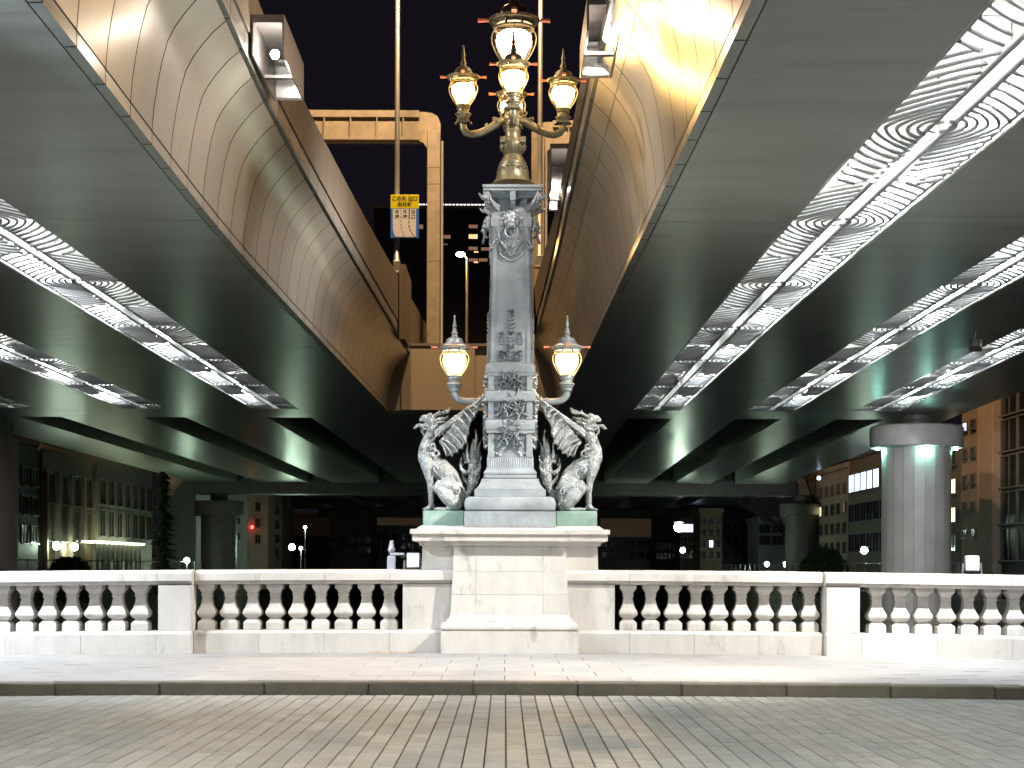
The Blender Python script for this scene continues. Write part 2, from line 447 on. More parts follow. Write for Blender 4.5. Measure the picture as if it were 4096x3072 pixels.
# ================================================================== BALUSTRADE
CX, YC = 0.062, 20.80
YB = 20.27            # front plane of the inner bays
YP = 20.08            # front plane of the outer, projecting bays
def seg(poly, x0, x1, yf, name, mat, parent):
    b = MB(); n = max(1, int((x1 - x0) / .8)); rows = []
    for i in range(n + 1):
        x = x0 + (x1 - x0) * i / n
        rows.append([(x, yf + dy, z + arch(x)) for dy, z in poly])
    b.loft(rows, closed=True); k = len(poly)
    b.f.append(tuple(range(k))); b.f.append(tuple(range(len(b.v) - k, len(b.v))))
    return b.build(name, mat, parent)
COPING = [(0, .920), (.004, .915), (.045, .913), (.05, .905), (.06, .885), (.085, .869), (.37, .869), (.41, .905), (.46, .915), (.46, 1.0), (.42, 1.035), (.2, 1.056), (.045, 1.044), (.008, 1.010)]
PLINTH = [(.0, -.10), (.47, -.10), (.47, .286), (.055, .286), (.012, .262), (0, .252)]
BAL = [(.104, .286), (.107, .292), (.107, .375), (.100, .392), (.072, .418), (.064, .424), (.064, .438), (.078, .446), (.100, .466), (.114, .490), (.116, .508),
       (.108, .535), (.086, .572), (.070, .620), (.060, .680), (.058, .716), (.068, .719), (.070, .736), (.062, .740), (.066, .765), (.084, .795), (.098, .812), (.104, .820), (.104, .869)]
bal_mesh = None
def balustrade(xs_bays, x_dado, side):
    label = ('white granite balustrade left of the lamp pillar, with square vase balusters' if side < 0 else
             'white granite balustrade right of the lamp pillar, with square vase balusters')
    t = empty('stone_balustrade', (x_dado[0] if side < 0 else x_dado[1], YB + .22, 0), label, 'balustrade', 'granite balustrades along the pavement edge')
    global bal_mesh
    # dado beside the pedestal
    MB().prism([(.05, .286), (.41, .286), (.41, .868), (.05, .868)], 'x', x_dado[0], x_dado[1]).build('dado', GRANITE, t).location = (0, YB, arch(x_dado[0]))
    for k, (xa, xb, centres, yf, post) in enumerate(xs_bays):
        xs = sorted((xa, xb))
        ext0 = xs[0]; ext1 = xs[1]
        # coping and plinth cut into stones
        lo = min(xs[0], post[0]); hi = max(xs[1], post[1])
        if k == 0:
            lo = min(lo, x_dado[0]) if side > 0 else lo; hi = max(hi, x_dado[1]) if side < 0 else hi
            pl, ph = (xs[0], x_dado[1]) if side < 0 else (x_dado[0], xs[1])
            cl, ch = pl, ph
        else: cl, ch = xs
        n = 3 if k else 4
        for i in range(n):
            a = cl + (ch - cl) * i / n; c_ = cl + (ch - cl) * (i + 1) / n
            seg(COPING, a + .002, c_ - .002, yf, 'coping_stone', GRANITE, t)
            seg(PLINTH, a + .002, c_ - .002, yf - .03, 'plinth_stone', GRANITE, t)
        # post, its plinth and coping stand with the outer, projecting run
        seg(COPING, post[0] + .002, post[1] - .002, YP, 'coping_stone', GRANITE, t)
        seg(PLINTH, post[0] + .002, post[1] - .002, YP - .03, 'plinth_stone', GRANITE, t)
        MB().box(post[0] + .012, post[1] - .012, YP + .03, YP + .43, .286, .868, .006).build('post', GRANITE, t).location = (0, 0, arch(post[0]))
        for c_ in centres:
            if bal_mesh is None: bal_mesh = MB().rect([(w, w, w, z) for w, z in BAL]).mesh('baluster')
            o = put('baluster', bal_mesh, GRANITE, t); o.location = (c_, yf + .235, arch(c_))
    return t
def cx(p, Y): return (p - VX) * Y / F
Lb = [(cx(191.5, YP), -1.297, [cx(206.3 + 22.83 * i, YB + .13) for i in range(9)], YB, (cx(156.8, YP), cx(191.2, YP)))]
x = cx(156.8, YP)
Lb.append((x - 2.84, x, [x - .245 - .2905 * i for i in range(9)], YP, (x - 3.28, x - 2.84)))
x2 = x - 3.28
Lb.append((x2 - 2.84, x2, [x2 - .245 - .2905 * i for i in range(9)], YP, (x2 - 3.28, x2 - 2.84)))
balustrade(Lb, (-1.297, CX - .70), -1)
Rb = [(1.395, cx(826.3, YP), [cx(628.5 + 22.75 * i, YB + .13) for i in range(9)], YB, (cx(826.3, YP), cx(861.5, YP)))]
x = cx(861.5, YP)
Rb.append((x, x + 2.84, [x + .235 + .2905 * i for i in range(9)], YP, (x + 2.84, x + 3.28)))
x2 = x + 3.28
Rb.append((x2, x2 + 2.84, [x2 + .235 + .2905 * i for i in range(9)], YP, (x2 + 2.84, x2 + 3.28)))
balustrade(Rb, (CX + .70, 1.395), 1)
tag(strip_mesh(-26, 26, 20.91, 21.2, -0.10, 52, 1.6).build('bridge_edge', GRANITE_OLD), kind='structure')

# ================================================================== LAMP PILLAR
pillar = empty('lamp_pillar', (CX, YC, 0), 'bronze lamp pillar with carved panels on a white granite pedestal', 'lamp pillar')
def sqz(y, w): return EYE - (y - VY) * (YC - w) / F
def sq(prof):
    out = []
    for p, y in prof:
        w = p * YC / (F + p); out.append((w, w, w, sqz(y, w)))
    return out
# --- granite pedestal: flanking body and the projecting centre
zf = lambda y, Y: EYE - (y - VY) * Y / F
fl = [(1.125, .45, .48, 1.0), (1.115, .44, .47, zf(546.7, 20.36)), (1.15, .475, .50, zf(545.5, 20.36)), (1.16, .49, .51, zf(543, 20.36)),
      (1.235, .57, .59, zf(541.2, 20.3)), (1.235, .57, .59, zf(534.8, 20.3)), (1.262, .60, .62, zf(534.2, 20.3)), (1.262, .60, .62, zf(529.6, 20.3)),
      (1.19, .53, .55, zf(529.2, 20.3)), (1.13, .46, .48, zf(525.8, 20.3))]
MB().rect([(a, b_, c_, z) for a, b_, c_, z in fl], (CX, YC)).build('flanking_block', GRANITE, pillar)
YF = 20.08
pe = [(.863, .72, .3, -.05), (.863, .72, .3, .282)]
MB().rect(pe, (CX, YC)).build('plinth_stone', GRANITE, pillar)
to = [(.835, .69, .3, .2825), (.855, .712, .3, .290), (.866, .724, .3, .305), (.869, .727, .3, .325), (.866, .724, .3, .352), (.855, .712, .3, .372), (.835, .69, .3, .386), (.80, .66, .3, .388), (.80, .66, .3, .418), (.775, .635, .3, .430), (.758, .618, .3, .455), (.750, .61, .3, .490)]
autosmooth(MB().rect(to, (CX, YC)).build('base_moulding', GRANITE, pillar), 30)
b0, b1 = .490, zf(546.7, YF)
# body in four courses, joints recessed
zs = [b0 + .002, zf(594.8, YF), zf(571.5, YF), b1]
for k in range(3):
    za, zb = zs[k], zs[k + 1]
    for (xa, xb) in ((-1, -.43), (-.43, .42), (.42, 1)):
        def hw(z): return .745 - .038 * (z - b0) / (b1 - b0)
        def X(a, z): return CX + (a * hw(z) if abs(a) == 1 else a)
        vs = []
        for z in (za, zb - .003):
            g = .0015
            x0 = X(xa, z) + (g if xa != -1 else 0); x1 = X(xb, z) - (g if xb != 1 else 0)
            yf = YC - .605 + .035 * (z - b0)
            vs += [(x0, yf, z), (x1, yf, z), (x1, YC + .2, z), (x0, YC + .2, z)]
        MB().add(vs, [(0, 1, 5, 4), (1, 2, 6, 5), (2, 3, 7, 6), (3, 0, 4, 7), (0, 3, 2, 1), (4, 5, 6, 7)]).build('pedestal_stone', GRANITE, pillar)
co = [(.715, .575, .3, b1), (.735, .60, .3, b1 + .012), (.745, .61, .3, b1 + .03), (.79, .66, .3, zf(541.8, YF)), (.822, .69, .3, zf(541.0, YF)), (.822, .69, .3, zf(534.8, YF)),
      (.845, .715, .3, zf(534.2, YF)), (.845, .715, .3, zf(530.0, YF)), (.80, .67, .3, zf(529.4, YF)), (.62, .50, .3, zf(525.7, YF))]
MB().rect(co, (CX, YC)).build('cornice', GRANITE, pillar)
# --- bronze base
MB().rect(sq([(45.8, 527), (45.8, 511.2)]), (CX, YC)).build('bronze_block', BRONZE, pillar)
autosmooth(MB().rect(sq([(43, 511), (45.0, 509.5), (45.6, 506.5), (45.6, 503.5), (44.8, 500), (43.3, 498), (41, 496.6)]), (CX, YC)).build('base_cushion', BRONZE, pillar), 35)
MB().rect(sq([(35.7, 496.4), (35.7, 489.2)]), (CX, YC)).build('step_block', BRONZE, pillar)
autosmooth(MB().rect(sq([(33.8, 489), (33.4, 488), (31.8, 486.5), (30.0, 483.5), (29.0, 481), (28.3, 478.6)]), (CX, YC)).build('cavetto', BRONZE, pillar), 35)
MB().rect(sq([(26.3, 478), (26.5, 477.2), (26.5, 475.4), (25.6, 474.9), (25.6, 474.3), (26.5, 473.8), (26.5, 472), (25.5, 471.4), (25.0, 470.4), (24.0, 469.8), (23.6, 467.2)]), (CX, YC)).build('base_rings', BRONZE, pillar)
# reeded band
bz0, bz1 = sqz(467, .29), sqz(457.6, .29)
b = MB()
for k in range(20):
    u = -.275 + k * .0290
    for fx in range(4):
        c, s_ = (1, 0, -1, 0)[fx], (0, 1, 0, -1)[fx]
        px, py = u, -.287
        b.tube([(CX + c * px - s_ * py, YC + s_ * px + c * py, bz0), (CX + c * px - s_ * py, YC + s_ * px + c * py, bz1)], .0135, 6)
b.rect([(.286, .286, .286, bz0 - .004), (.286, .286, .286, bz1 + .002)], (CX, YC))
b.build('reeded_band', BRONZE, pillar)
# three panel stages with rounded bands
def stage(p, y0, y1):
    w = p * YC / (F + p); z0, z1 = sqz(y0, w), sqz(y1, w)
    b = MB(); b.rect([(w - .03, w - .03, w - .03, z0), (w - .03, w - .03, w - .03, z1)], (CX, YC))
    for sx in (-1, 1):
        for sy in (-1, 1):
            cxx, cyy = CX + sx * (w - .04), YC + sy * (w - .04)
            b.box(cxx - .04, cxx + .04, cyy - .04, cyy + .04, z0 + .0005, z1 - .0005, .004)
    return b.build('panel_stage', BRONZE, pillar)
stage(22.2, 457.3, 433); stage(22.2, 419.4, 401.4); stage(22.2, 390.4, 375.8)
def band(p, y0, y1):
    yy = (y0, y0 - .8, y0 - 2, (y0 + y1) / 2, y1 + 2, y1 + .8, y1)
    pp = (p - 1.0, p - .3, p, p, p, p - .3, p - 1.0)
    o = MB().rect(sq(list(zip(pp, yy))), (CX, YC)).build('moulded_band', BRONZE, pillar); autosmooth(o, 35)
    return o
band(24.9, 430.2, 419.6); band(25.0, 401.2, 390.6); band(24.7, 373.0, 363.2)
MB().rect(sq([(24.0, 432.8), (24.0, 430.4)]), (CX, YC)).build('fillet', BRONZE, pillar)
MB().rect(sq([(23.2, 375.6), (23.4, 373.2)]), (CX, YC)).build('fillet', BRONZE, pillar)
# shaft with a recessed field on each face
sh = sq([(22.3, 363), (22.0, 330), (20.6, 274.5), (19.6, 226.4)])
shb = MB().rect([(w - .014, w - .014, w - .014, z) for w, _, _, z in sh], (CX, YC))
shb.build('shaft', BRONZE, pillar)
b = MB()
for fx in range(4):
    c, s_ = (1, 0, -1, 0)[fx], (0, 1, 0, -1)[fx]
    def T(px, py, z): return (CX + c * px - s_ * py, YC + s_ * px + c * py, z)
    for sd in (-1, 1):
        for (a0, a1, dp) in ((0, .075, .0), (.075, .088, .007)):
            rows = []
            for w, _, _, z in sh:
                xo, xi = sd * (w - a0), sd * (w - a1)
                rows.append([T(xo, -w + .012 + .02, z), T(xo, -w + dp, z), T(xi, -w + dp, z), T(xi, -w + .012 + .02, z)])
            b.loft(rows)
b.build('shaft_border', BRONZE, pillar)
# head of the shaft, neck and cornice
MB().rect(sq([(19.7, 227.0), (20.4, 226), (20.4, 217.4), (19.2, 216.4), (19.2, 215.0), (19.3, 214.9), (19.3, 213.2), (18.4, 212.6), (18.4, 210.8), (16.4, 210.2), (16.2, 206)]), (CX + .004, YC)).build('necking', BRONZE, pillar)
MB().rect(sq([(15.8, 206), (15.5, 196), (15.5, 190.6)]), (CX + .004, YC)).build('neck', BRONZE, pillar)
CXT = CX + .022
MB().rect(sq([(23, 197.6), (23, 194.2), (24.5, 193.8), (24.5, 190.6), (29.2, 190.4), (29.4, 187.4), (29.4, 187.3), (30.4, 186.9), (30.5, 184.3)]), (CXT, YC)).build('cornice', BRONZE, pillar)
# brackets under the cornice
zt = sqz(190.6, .37)
for i in range(8):
    a = i * PI / 4
    diag = i % 2
    r0, r1 = (.20 * (1.41 if diag else 1), .345 * (1.36 if diag else 1.0))
    b = MB()
    pts = []
    for k in range(9):
        t_ = k / 8; r = r0 + (r1 - r0) * t_
        zz = zt - .235 + .14 * t_ ** 1.8
        pts.append((r, zz))
    th = .030 if not diag else .05
    rows = []
    for (r, zz), k in zip(pts, range(9)):
        hh = .09 - .045 * k / 8
        q = []
        for du, dz in ((-th, 0), (th, 0), (th, hh), (-th, hh)):
            q.append((CXT + r * math.sin(a) + du * math.cos(a), YC - r * math.cos(a) + du * math.sin(a), zz + dz))
        rows.append(q)
    b.loft(rows, closed=True); b.f.append((0, 1, 2, 3)); n = len(b.v); b.f.append((n - 4, n - 3, n - 2, n - 1))
    # block over the bracket, and a scroll ball at its tip
    rr = r1 - .012
    for (h0, h1, ww, r_) in ((zt - .115, zt - .003, .036, rr), (zt - .15, zt - .115, .028, rr - .01)):
        q0 = []
        for z in (h0, h1):
            for du, dr in ((-ww, -ww), (ww, -ww), (ww, ww), (-ww, ww)):
                q0.append((CXT + (r_ + dr) * math.sin(a) + du * math.cos(a), YC - (r_ + dr) * math.cos(a) + du * math.sin(a), z))
        b.add(q0, [(0, 1, 5, 4), (1, 2, 6, 5), (2, 3, 7, 6), (3, 0, 4, 7), (0, 3, 2, 1), (4, 5, 6, 7)])
    if diag:
        rt = r1 + .03
        b.tube([(CXT + rt * math.sin(a) * f_, YC - rt * math.cos(a) * f_, zt - .08 + dz) for f_, dz in ((.95, 0), (1.08, -.015), (1.16, .0), (1.24, .035))], [.03, .028, .018, .005], 6)
    b.build('bracket', BRONZE, pillar)

# --- relief ornament on the four faces
def place_faces(mb, name, mat, w, faces=(0, 1, 3), dz=0, smooth=False):
    me = mb.mesh(name)
    for fx in faces:
        o = put(name, me, mat, pillar, smooth)
        a = fx * PI / 2
        o.rotation_euler = (0, 0, a)
        o.location = (CX + w * math.sin(a), YC - w * math.cos(a), dz)
def leaf(b, base, ang, L, wd, h=.02, bend=0):
    """a raised pointed blade lying in the x-z plane (front is -y)"""
    dx, dz = math.sin(ang), math.cos(ang); nx_, nz = dz, -dx
    x0, z0 = base; m_ = .45
    P = [(x0, -.002, z0), (x0 + dx * L * m_ + nx_ * wd, 0.0, z0 + dz * L * m_ + nz * wd), (x0 + dx * L, -h * .9, z0 + dz * L),
         (x0 + dx * L * m_ - nx_ * wd, 0.0, z0 + dz * L * m_ - nz * wd), (x0 + dx * L * m_, -h, z0 + dz * L * m_), (x0 + dx * L * m_, .01, z0 + dz * L * m_)]
    b.add(P, [(0, 1, 4), (1, 2, 4), (2, 3, 4), (3, 0, 4), (0, 5, 1), (1, 5, 2), (2, 5, 3), (3, 5, 0)])
k2 = .000763
def sz(y): return zf(175 + y * .06028, YC - .28)
def sz2(y): return zf(275 + y * .06028, YC - .29)
def U(x, x0=800): return (x - x0) * k2
# pine sprays near the foot of the shaft
b = MB()
def spray(x, y0, y1, L, n, tip=True, spread=1.15):
    for k in range(n):
        t_ = k / max(1, n - 1); y = y0 + (y1 - y0) * t_
        l_ = L * (0.75 + .25 * math.sin(PI * min(1, t_ * 1.2))) * (1 - .25 * t_)
        for sd in (-1, 1):
            leaf(b, (U(x), sz2(y)), sd * (spread - .25 * t_), l_ * k2, .010, .036)
    if tip:
        for a in (-.8, -.4, 0, .4, .8): leaf(b, (U(x), sz2(y1)), a, L * .85 * k2, .008, .026)
    b.tube([(U(x), -.012, sz2(y0)), (U(x), -.016, sz2(y1))], .006, 5)
spray(800, 1420, 1220, 115, 4); spray(800, 1230, 1000, 120, 5); spray(800, 960, 640, 115, 6); spray(800, 660, 620, 90, 2)
for sx in (-1, 1):
    spray(800 + sx * 150, 1150, 990, 80, 5, spread=1.3); spray(800 + sx * 105, 1430, 1330, 105, 4, spread=1.25); spray(800 + sx * 160, 1410, 1290, 75, 4, spread=1.2)
place_faces(b, 'pine_relief', BRONZE, .272)
# flower and leaf relief on the three stages
def cluster(cx_, y0, y1, wid, seed, n):
    r_ = random.Random(seed); b = MB()
    za, zb = zf(y0, YC - .28), zf(y1, YC - .28)
    for sx in (-1, 1):
        for (fx_, fz) in ((.33, .80), (.62, .55), (.30, .35), (.75, .22), (.12, .55)):
            ox, oz = sx * fx_ * wid, za + (zb - za) * fz
            m_ = r_.choice((4, 5, 5)); L = (zb - za) * .34 * r_.uniform(.9, 1.25); a0 = r_.uniform(0, 6)
            for k in range(m_):
                leaf(b, (ox, oz), a0 + k * 2 * PI / m_, L, L * .22, .075 * r_.uniform(.6, 1.2))
            b.ball((ox, -.035, oz), .013, 8)
        pts = [(sx * wid * .05, -.02, za + (zb - za) * .95), (sx * wid * .35, -.04, za + (zb - za) * .68), (sx * wid * .5, -.035, za + (zb - za) * .4), (sx * wid * .2, -.03, za + (zb - za) * .1)]
        b.tube(pts, .011, 6)
    for k in range(n // 2):
        ox, oz = r_.uniform(-wid, wid) * .9, za + (zb - za) * r_.uniform(.05, .95)
        leaf(b, (ox, oz), r_.uniform(-1.8, 1.8), (zb - za) * r_.uniform(.18, .32), .018, r_.uniform(.05, .09))
    return b
place_faces(cluster(0, 389.6, 371.5, .155, 3, 14), 'leaf_relief', BRONZE, .272)
place_faces(cluster(0, 418, 394.5, .175, 8, 20), 'leaf_relief', BRONZE, .272)
place_faces(cluster(0, 447, 422.5, .155, 5, 14), 'leaf_relief', BRONZE, .272)
# chain swag under the lowest panel, and incised cartouches on the bands
b = MB()
for sx in (-1, 1):
    pts = []
    for k in range(9):
        t_ = k / 8; pts.append((sx * (.0 + .135 * t_), -.012, zf(446.5 + 6.8 * t_ ** 2, YC - .28)))
    b.tube(pts, .008, 6)
    for k in range(7):
        t_ = k / 6; b.ball((sx * (.135 + .14 * t_), -.014, zf(453.3 - 4.5 * t_ + 2.0 * math.sin(PI * t_), YC - .28)), .012, 8)
    b.ball((sx * .135, -.012, zf(455.5, YC - .28)), .024, 8)
place_faces(b, 'swag', BRONZE, .262)
for (ya, yb, w) in ((430, 419.8, .3205), (401, 390.8, .3215), (373, 363.4, .3175)):
    b = MB(); zc = (zf(ya, YC - w) + zf(yb, YC - w)) / 2; hh = (zf(yb, YC - w) - zf(ya, YC - w)) / 2 * .78
    for sx in (-1, 1):
        b.tube([(sx * .14, 0, zc + hh), (sx * .165, 0, zc + hh * .7), (sx * .225, 0, zc + hh * .25), (sx * .250, 0, zc + hh * .3), (sx * .262, 0, zc), (sx * .250, 0, zc - hh * .3), (sx * .225, 0, zc - hh * .2), (sx * .165, 0, zc - hh * .7), (sx * .14, 0, zc - hh)], .0055, 5)
    place_faces(b, 'cartouche', BRONZE, w - .003)

# --- lion mask with a ring in its mouth
def curl(b, x, z, r, tr=.009, turns=1.25, sgn=1, y=-.02, a0=0):
    pts = []
    for k in range(13):
        t_ = k / 12; a = a0 + sgn * t_ * turns * 2 * PI; rr = r * (1 - .72 * t_)
        pts.append((x + rr * math.cos(a), y - .012 * t_, z + rr * math.sin(a)))
    b.tube(pts, [tr * (1 - .3 * k / 12) for k in range(13)], 6)
mk = 820
mask_parts = MB()
b = mask_parts
def q(x, y): return (U(x, mk), sz(y))
for (x, y, r, s3, dp) in ((820, 690, .085, (1, .8, .95), -.03), (820, 790, .062, (1, 1, .8), -.07), (820, 855, .042, (1.25, 1, .7), -.105), (775, 880, .026, (1, 1, .9), -.10), (865, 880, .026, (1, 1, .9), -.10),
                       (740, 790, .040, (.8, .8, 1.2), -.04), (900, 790, .040, (.8, .8, 1.2), -.04), (765, 735, .030, (1.3, 1, .5), -.085), (875, 735, .030, (1.3, 1, .5), -.085), (820, 700, .05, (.6, 1, 1), -.06),
                       (820, 960, .034, (1.3, .8, .6), -.06), (720, 690, .035, (.7, .6, 1.2), -.02), (920, 690, .035, (.7, .6, 1.2), -.02)):
    X_, Z_ = q(x, y); b.ball((X_, dp, Z_), r, 12, s3)
mk_me = mask_parts.build('lion_mask', BRONZE, None)
remesh(mk_me, .007, 1)
lm = mk_me.data; bpy.data.objects.remove(mk_me)
orn = MB()
b = orn
for sx in (-1, 1):
    for (x, y, r) in ((110, 690, 40), (150, 745, 45), (185, 800, 38), (215, 850, 36), (150, 840, 34), (170, 905, 38), (130, 620, 34), (60, 595, 26), (235, 905, 30)):
        X_, Z_ = sx * x * k2, sz(y); curl(b, X_, Z_, r * k2, .0095, 1.3, sx, -.02, random.random() * 3)
    P = lambda x, y, d=-.015: (sx * x * k2, d, sz(y))
    b.tube([P(230, 860), P(215, 950), P(205, 1030), P(165, 1110), P(110, 1180), P(70, 1240), P(40, 1310), P(0, 1345)], [.012, .014, .014, .014, .015, .016, .014, .012], 7)
    b.tube([P(235, 1090), P(225, 1150), P(185, 1200), P(160, 1225)], .011, 6)
    b.tube([P(190, 1260), P(185, 1310), P(150, 1350), P(105, 1370), P(75, 1400), P(30, 1415), P(0, 1422)], .013, 7)
    b.tube([P(205, 1080), P(260, 1060), P(290, 1090), P(310, 1150), P(345, 1215)], [.011, .011, .012, .013, .004], 6)
    b.tube([P(345, 1215), P(300, 1205), P(245, 1160)], [.004, .012, .008], 6)
    curl(b, sx * 280 * k2, sz(1110), 26 * k2, .008, 1.2, sx); curl(b, sx * 160 * k2, sz(1260), 30 * k2, .008, 1.2, -sx); curl(b, sx * 60 * k2, sz(1290), 24 * k2, .008, 1.2, sx)
    for (x, y, r) in ((245, 1010, 16), (95, 1290, 14), (110, 950, 18)): b.ball((sx * x * k2, -.02, sz(y)), r * k2, 8)
    for k in range(5): curl(b, sx * (15 + k * 30) * k2, sz(1190 - k * k * 9), 17 * k2, .006, 1.2, sx)
# flat shield behind
b.add([(U(x, mk), -.006, sz(y)) for x, y in ((610, 850), (1030, 850), (1020, 1060), (900, 1220), (820, 1340), (740, 1220), (620, 1060))] + [(U(x, mk), .02, sz(y)) for x, y in ((610, 850), (1030, 850), (1020, 1060), (900, 1220), (820, 1340), (740, 1220), (620, 1060))],
      [(0, 1, 2, 3, 4, 5, 6)] + [(i, (i + 1) % 7, 7 + (i + 1) % 7, 7 + i) for i in range(7)])
orn_me = orn.mesh('scroll_shield')
ring = MB()
for_r = []
for k in range(25):
    a = 2 * PI * k / 24; for_r.append((105 * k2 * math.cos(a), -.095 + .02 * math.sin(a), sz(960) + 105 * k2 * math.sin(a)))
ring.tube(for_r, .0135, 8, cap=False)
ring_me = ring.mesh('mouth_ring')
for fx in (0, 1, 3):
    a = fx * PI / 2
    for nm, me, sm in (('lion_mask', lm, True), ('scroll_shield', orn_me, False), ('mouth_ring', ring_me, True)):
        o = put(nm, me, BRONZE, pillar, sm); o.rotation_euler = (0, 0, a); o.location = (CX + .004 + .252 * math.sin(a), YC - .252 * math.cos(a), 0)

# --- bronze bell, vase and stem carrying the upper lanterns
zc = lambda y: EYE - (y - VY) * YC / F
mC = YC / F
bell = [(21.0, 183.9), (19.5, 182.8), (17.6, 180.5), (16.3, 177), (15.8, 173.2), (15.3, 171.6), (14.2, 170.2), (14.2, 169.4), (14.8, 168.6), (14.8, 166.6), (13.6, 166), (13.9, 164.8), (13.6, 163.2), (11.4, 160.5), (9.8, 157), (9.0, 155.4)]
autosmooth(MB().lathe([(p * mC, zc(y)) for p, y in bell], 32, (CXT, YC, 0)).build('bell_base', BRONZE_DK, pillar), 35)
b = MB()
for k in range(16):
    a = 2 * PI * k / 16
    b.tube([(CXT + r * math.cos(a), YC + r * math.sin(a), z) for r, z in ((.206, zc(173.5)), (.19, zc(169)), (.16, zc(163.5)), (.118, zc(156.5)))], [.008, .009, .008, .004], 5)
b.build('bell_ribs', BRONZE_DK, pillar)
vase = [(8.6, 155.4), (9.5, 154), (11, 150.5), (12.4, 146.6), (12.6, 144.4), (12.0, 143.0), (9.0, 142.2), (8.0, 140), (7.4, 137), (7.7, 133), (8.2, 131.5), (7.6, 130.2), (7.6, 127), (9.0, 121), (9.8, 117), (8.6, 113), (6.4, 109), (5.0, 104), (4.4, 99), (5.2, 95), (6.0, 91), (5.2, 88), (4.2, 83), (3.8, 70), (4.4, 64), (4.8, 61), (6.2, 59.5), (6.8, 57.6), (5.8, 56)]
autosmooth(MB().lathe([(p * mC, zc(y)) for p, y in vase], 28, (CXT, YC, 0)).build('stem', BRONZE_DK, pillar), 35)
b = MB()
for k in range(12):
    a = 2 * PI * k / 12
    b.tube([(CXT + r * math.cos(a), YC + r * math.sin(a), z) for r, z in ((.118, zc(153.5)), (.155, zc(149)), (.168, zc(145)))], [.012, .016, .010], 5)
for k in range(4):
    a = k * PI / 2 + PI / 4
    b.box(CXT + .185 * math.cos(a) - .035, CXT + .185 * math.cos(a) + .035, YC + .185 * math.sin(a) - .035, YC + .185 * math.sin(a) + .035, zc(145.5), zc(139.5), .006)
for k in range(8):
    a = k * PI / 4 + .2
    for (r, y, s_) in ((.125, 122, .026), (.135, 115, .022), (.115, 127, .02), (.10, 108, .018)):
        b.ball((CXT + r * math.cos(a), YC + r * math.sin(a), zc(y)), s_, 8, (1, 1, 1.3))
    pts = []
    for j in range(10):
        t_ = j / 9; an = t_ * 5.5; rr = .05 * (1 - .7 * t_)
        d = .155 + rr * math.cos(an + 2.2); pts.append((CXT + d * math.cos(a), YC + d * math.sin(a), zc(112) + rr * math.sin(an + 2.2)))
    b.tube(pts, [.014 - .008 * j / 9 for j in range(10)], 6)
for k in range(4):
    a = k * PI / 2 + PI / 4
    pts = []
    for j in range(10):
        t_ = j / 9; an = -1.2 + t_ * 4.6; rr = .07 * (1 - .55 * t_)
        d = .10 + rr * math.cos(an); pts.append((CXT + d * math.cos(a), YC + d * math.sin(a), zc(93) + rr * math.sin(an)))
    b.tube(pts, [.016 - .008 * j / 9 for j in range(10)], 6)
b.build('stem_scrolls', BRONZE_DK, pillar)

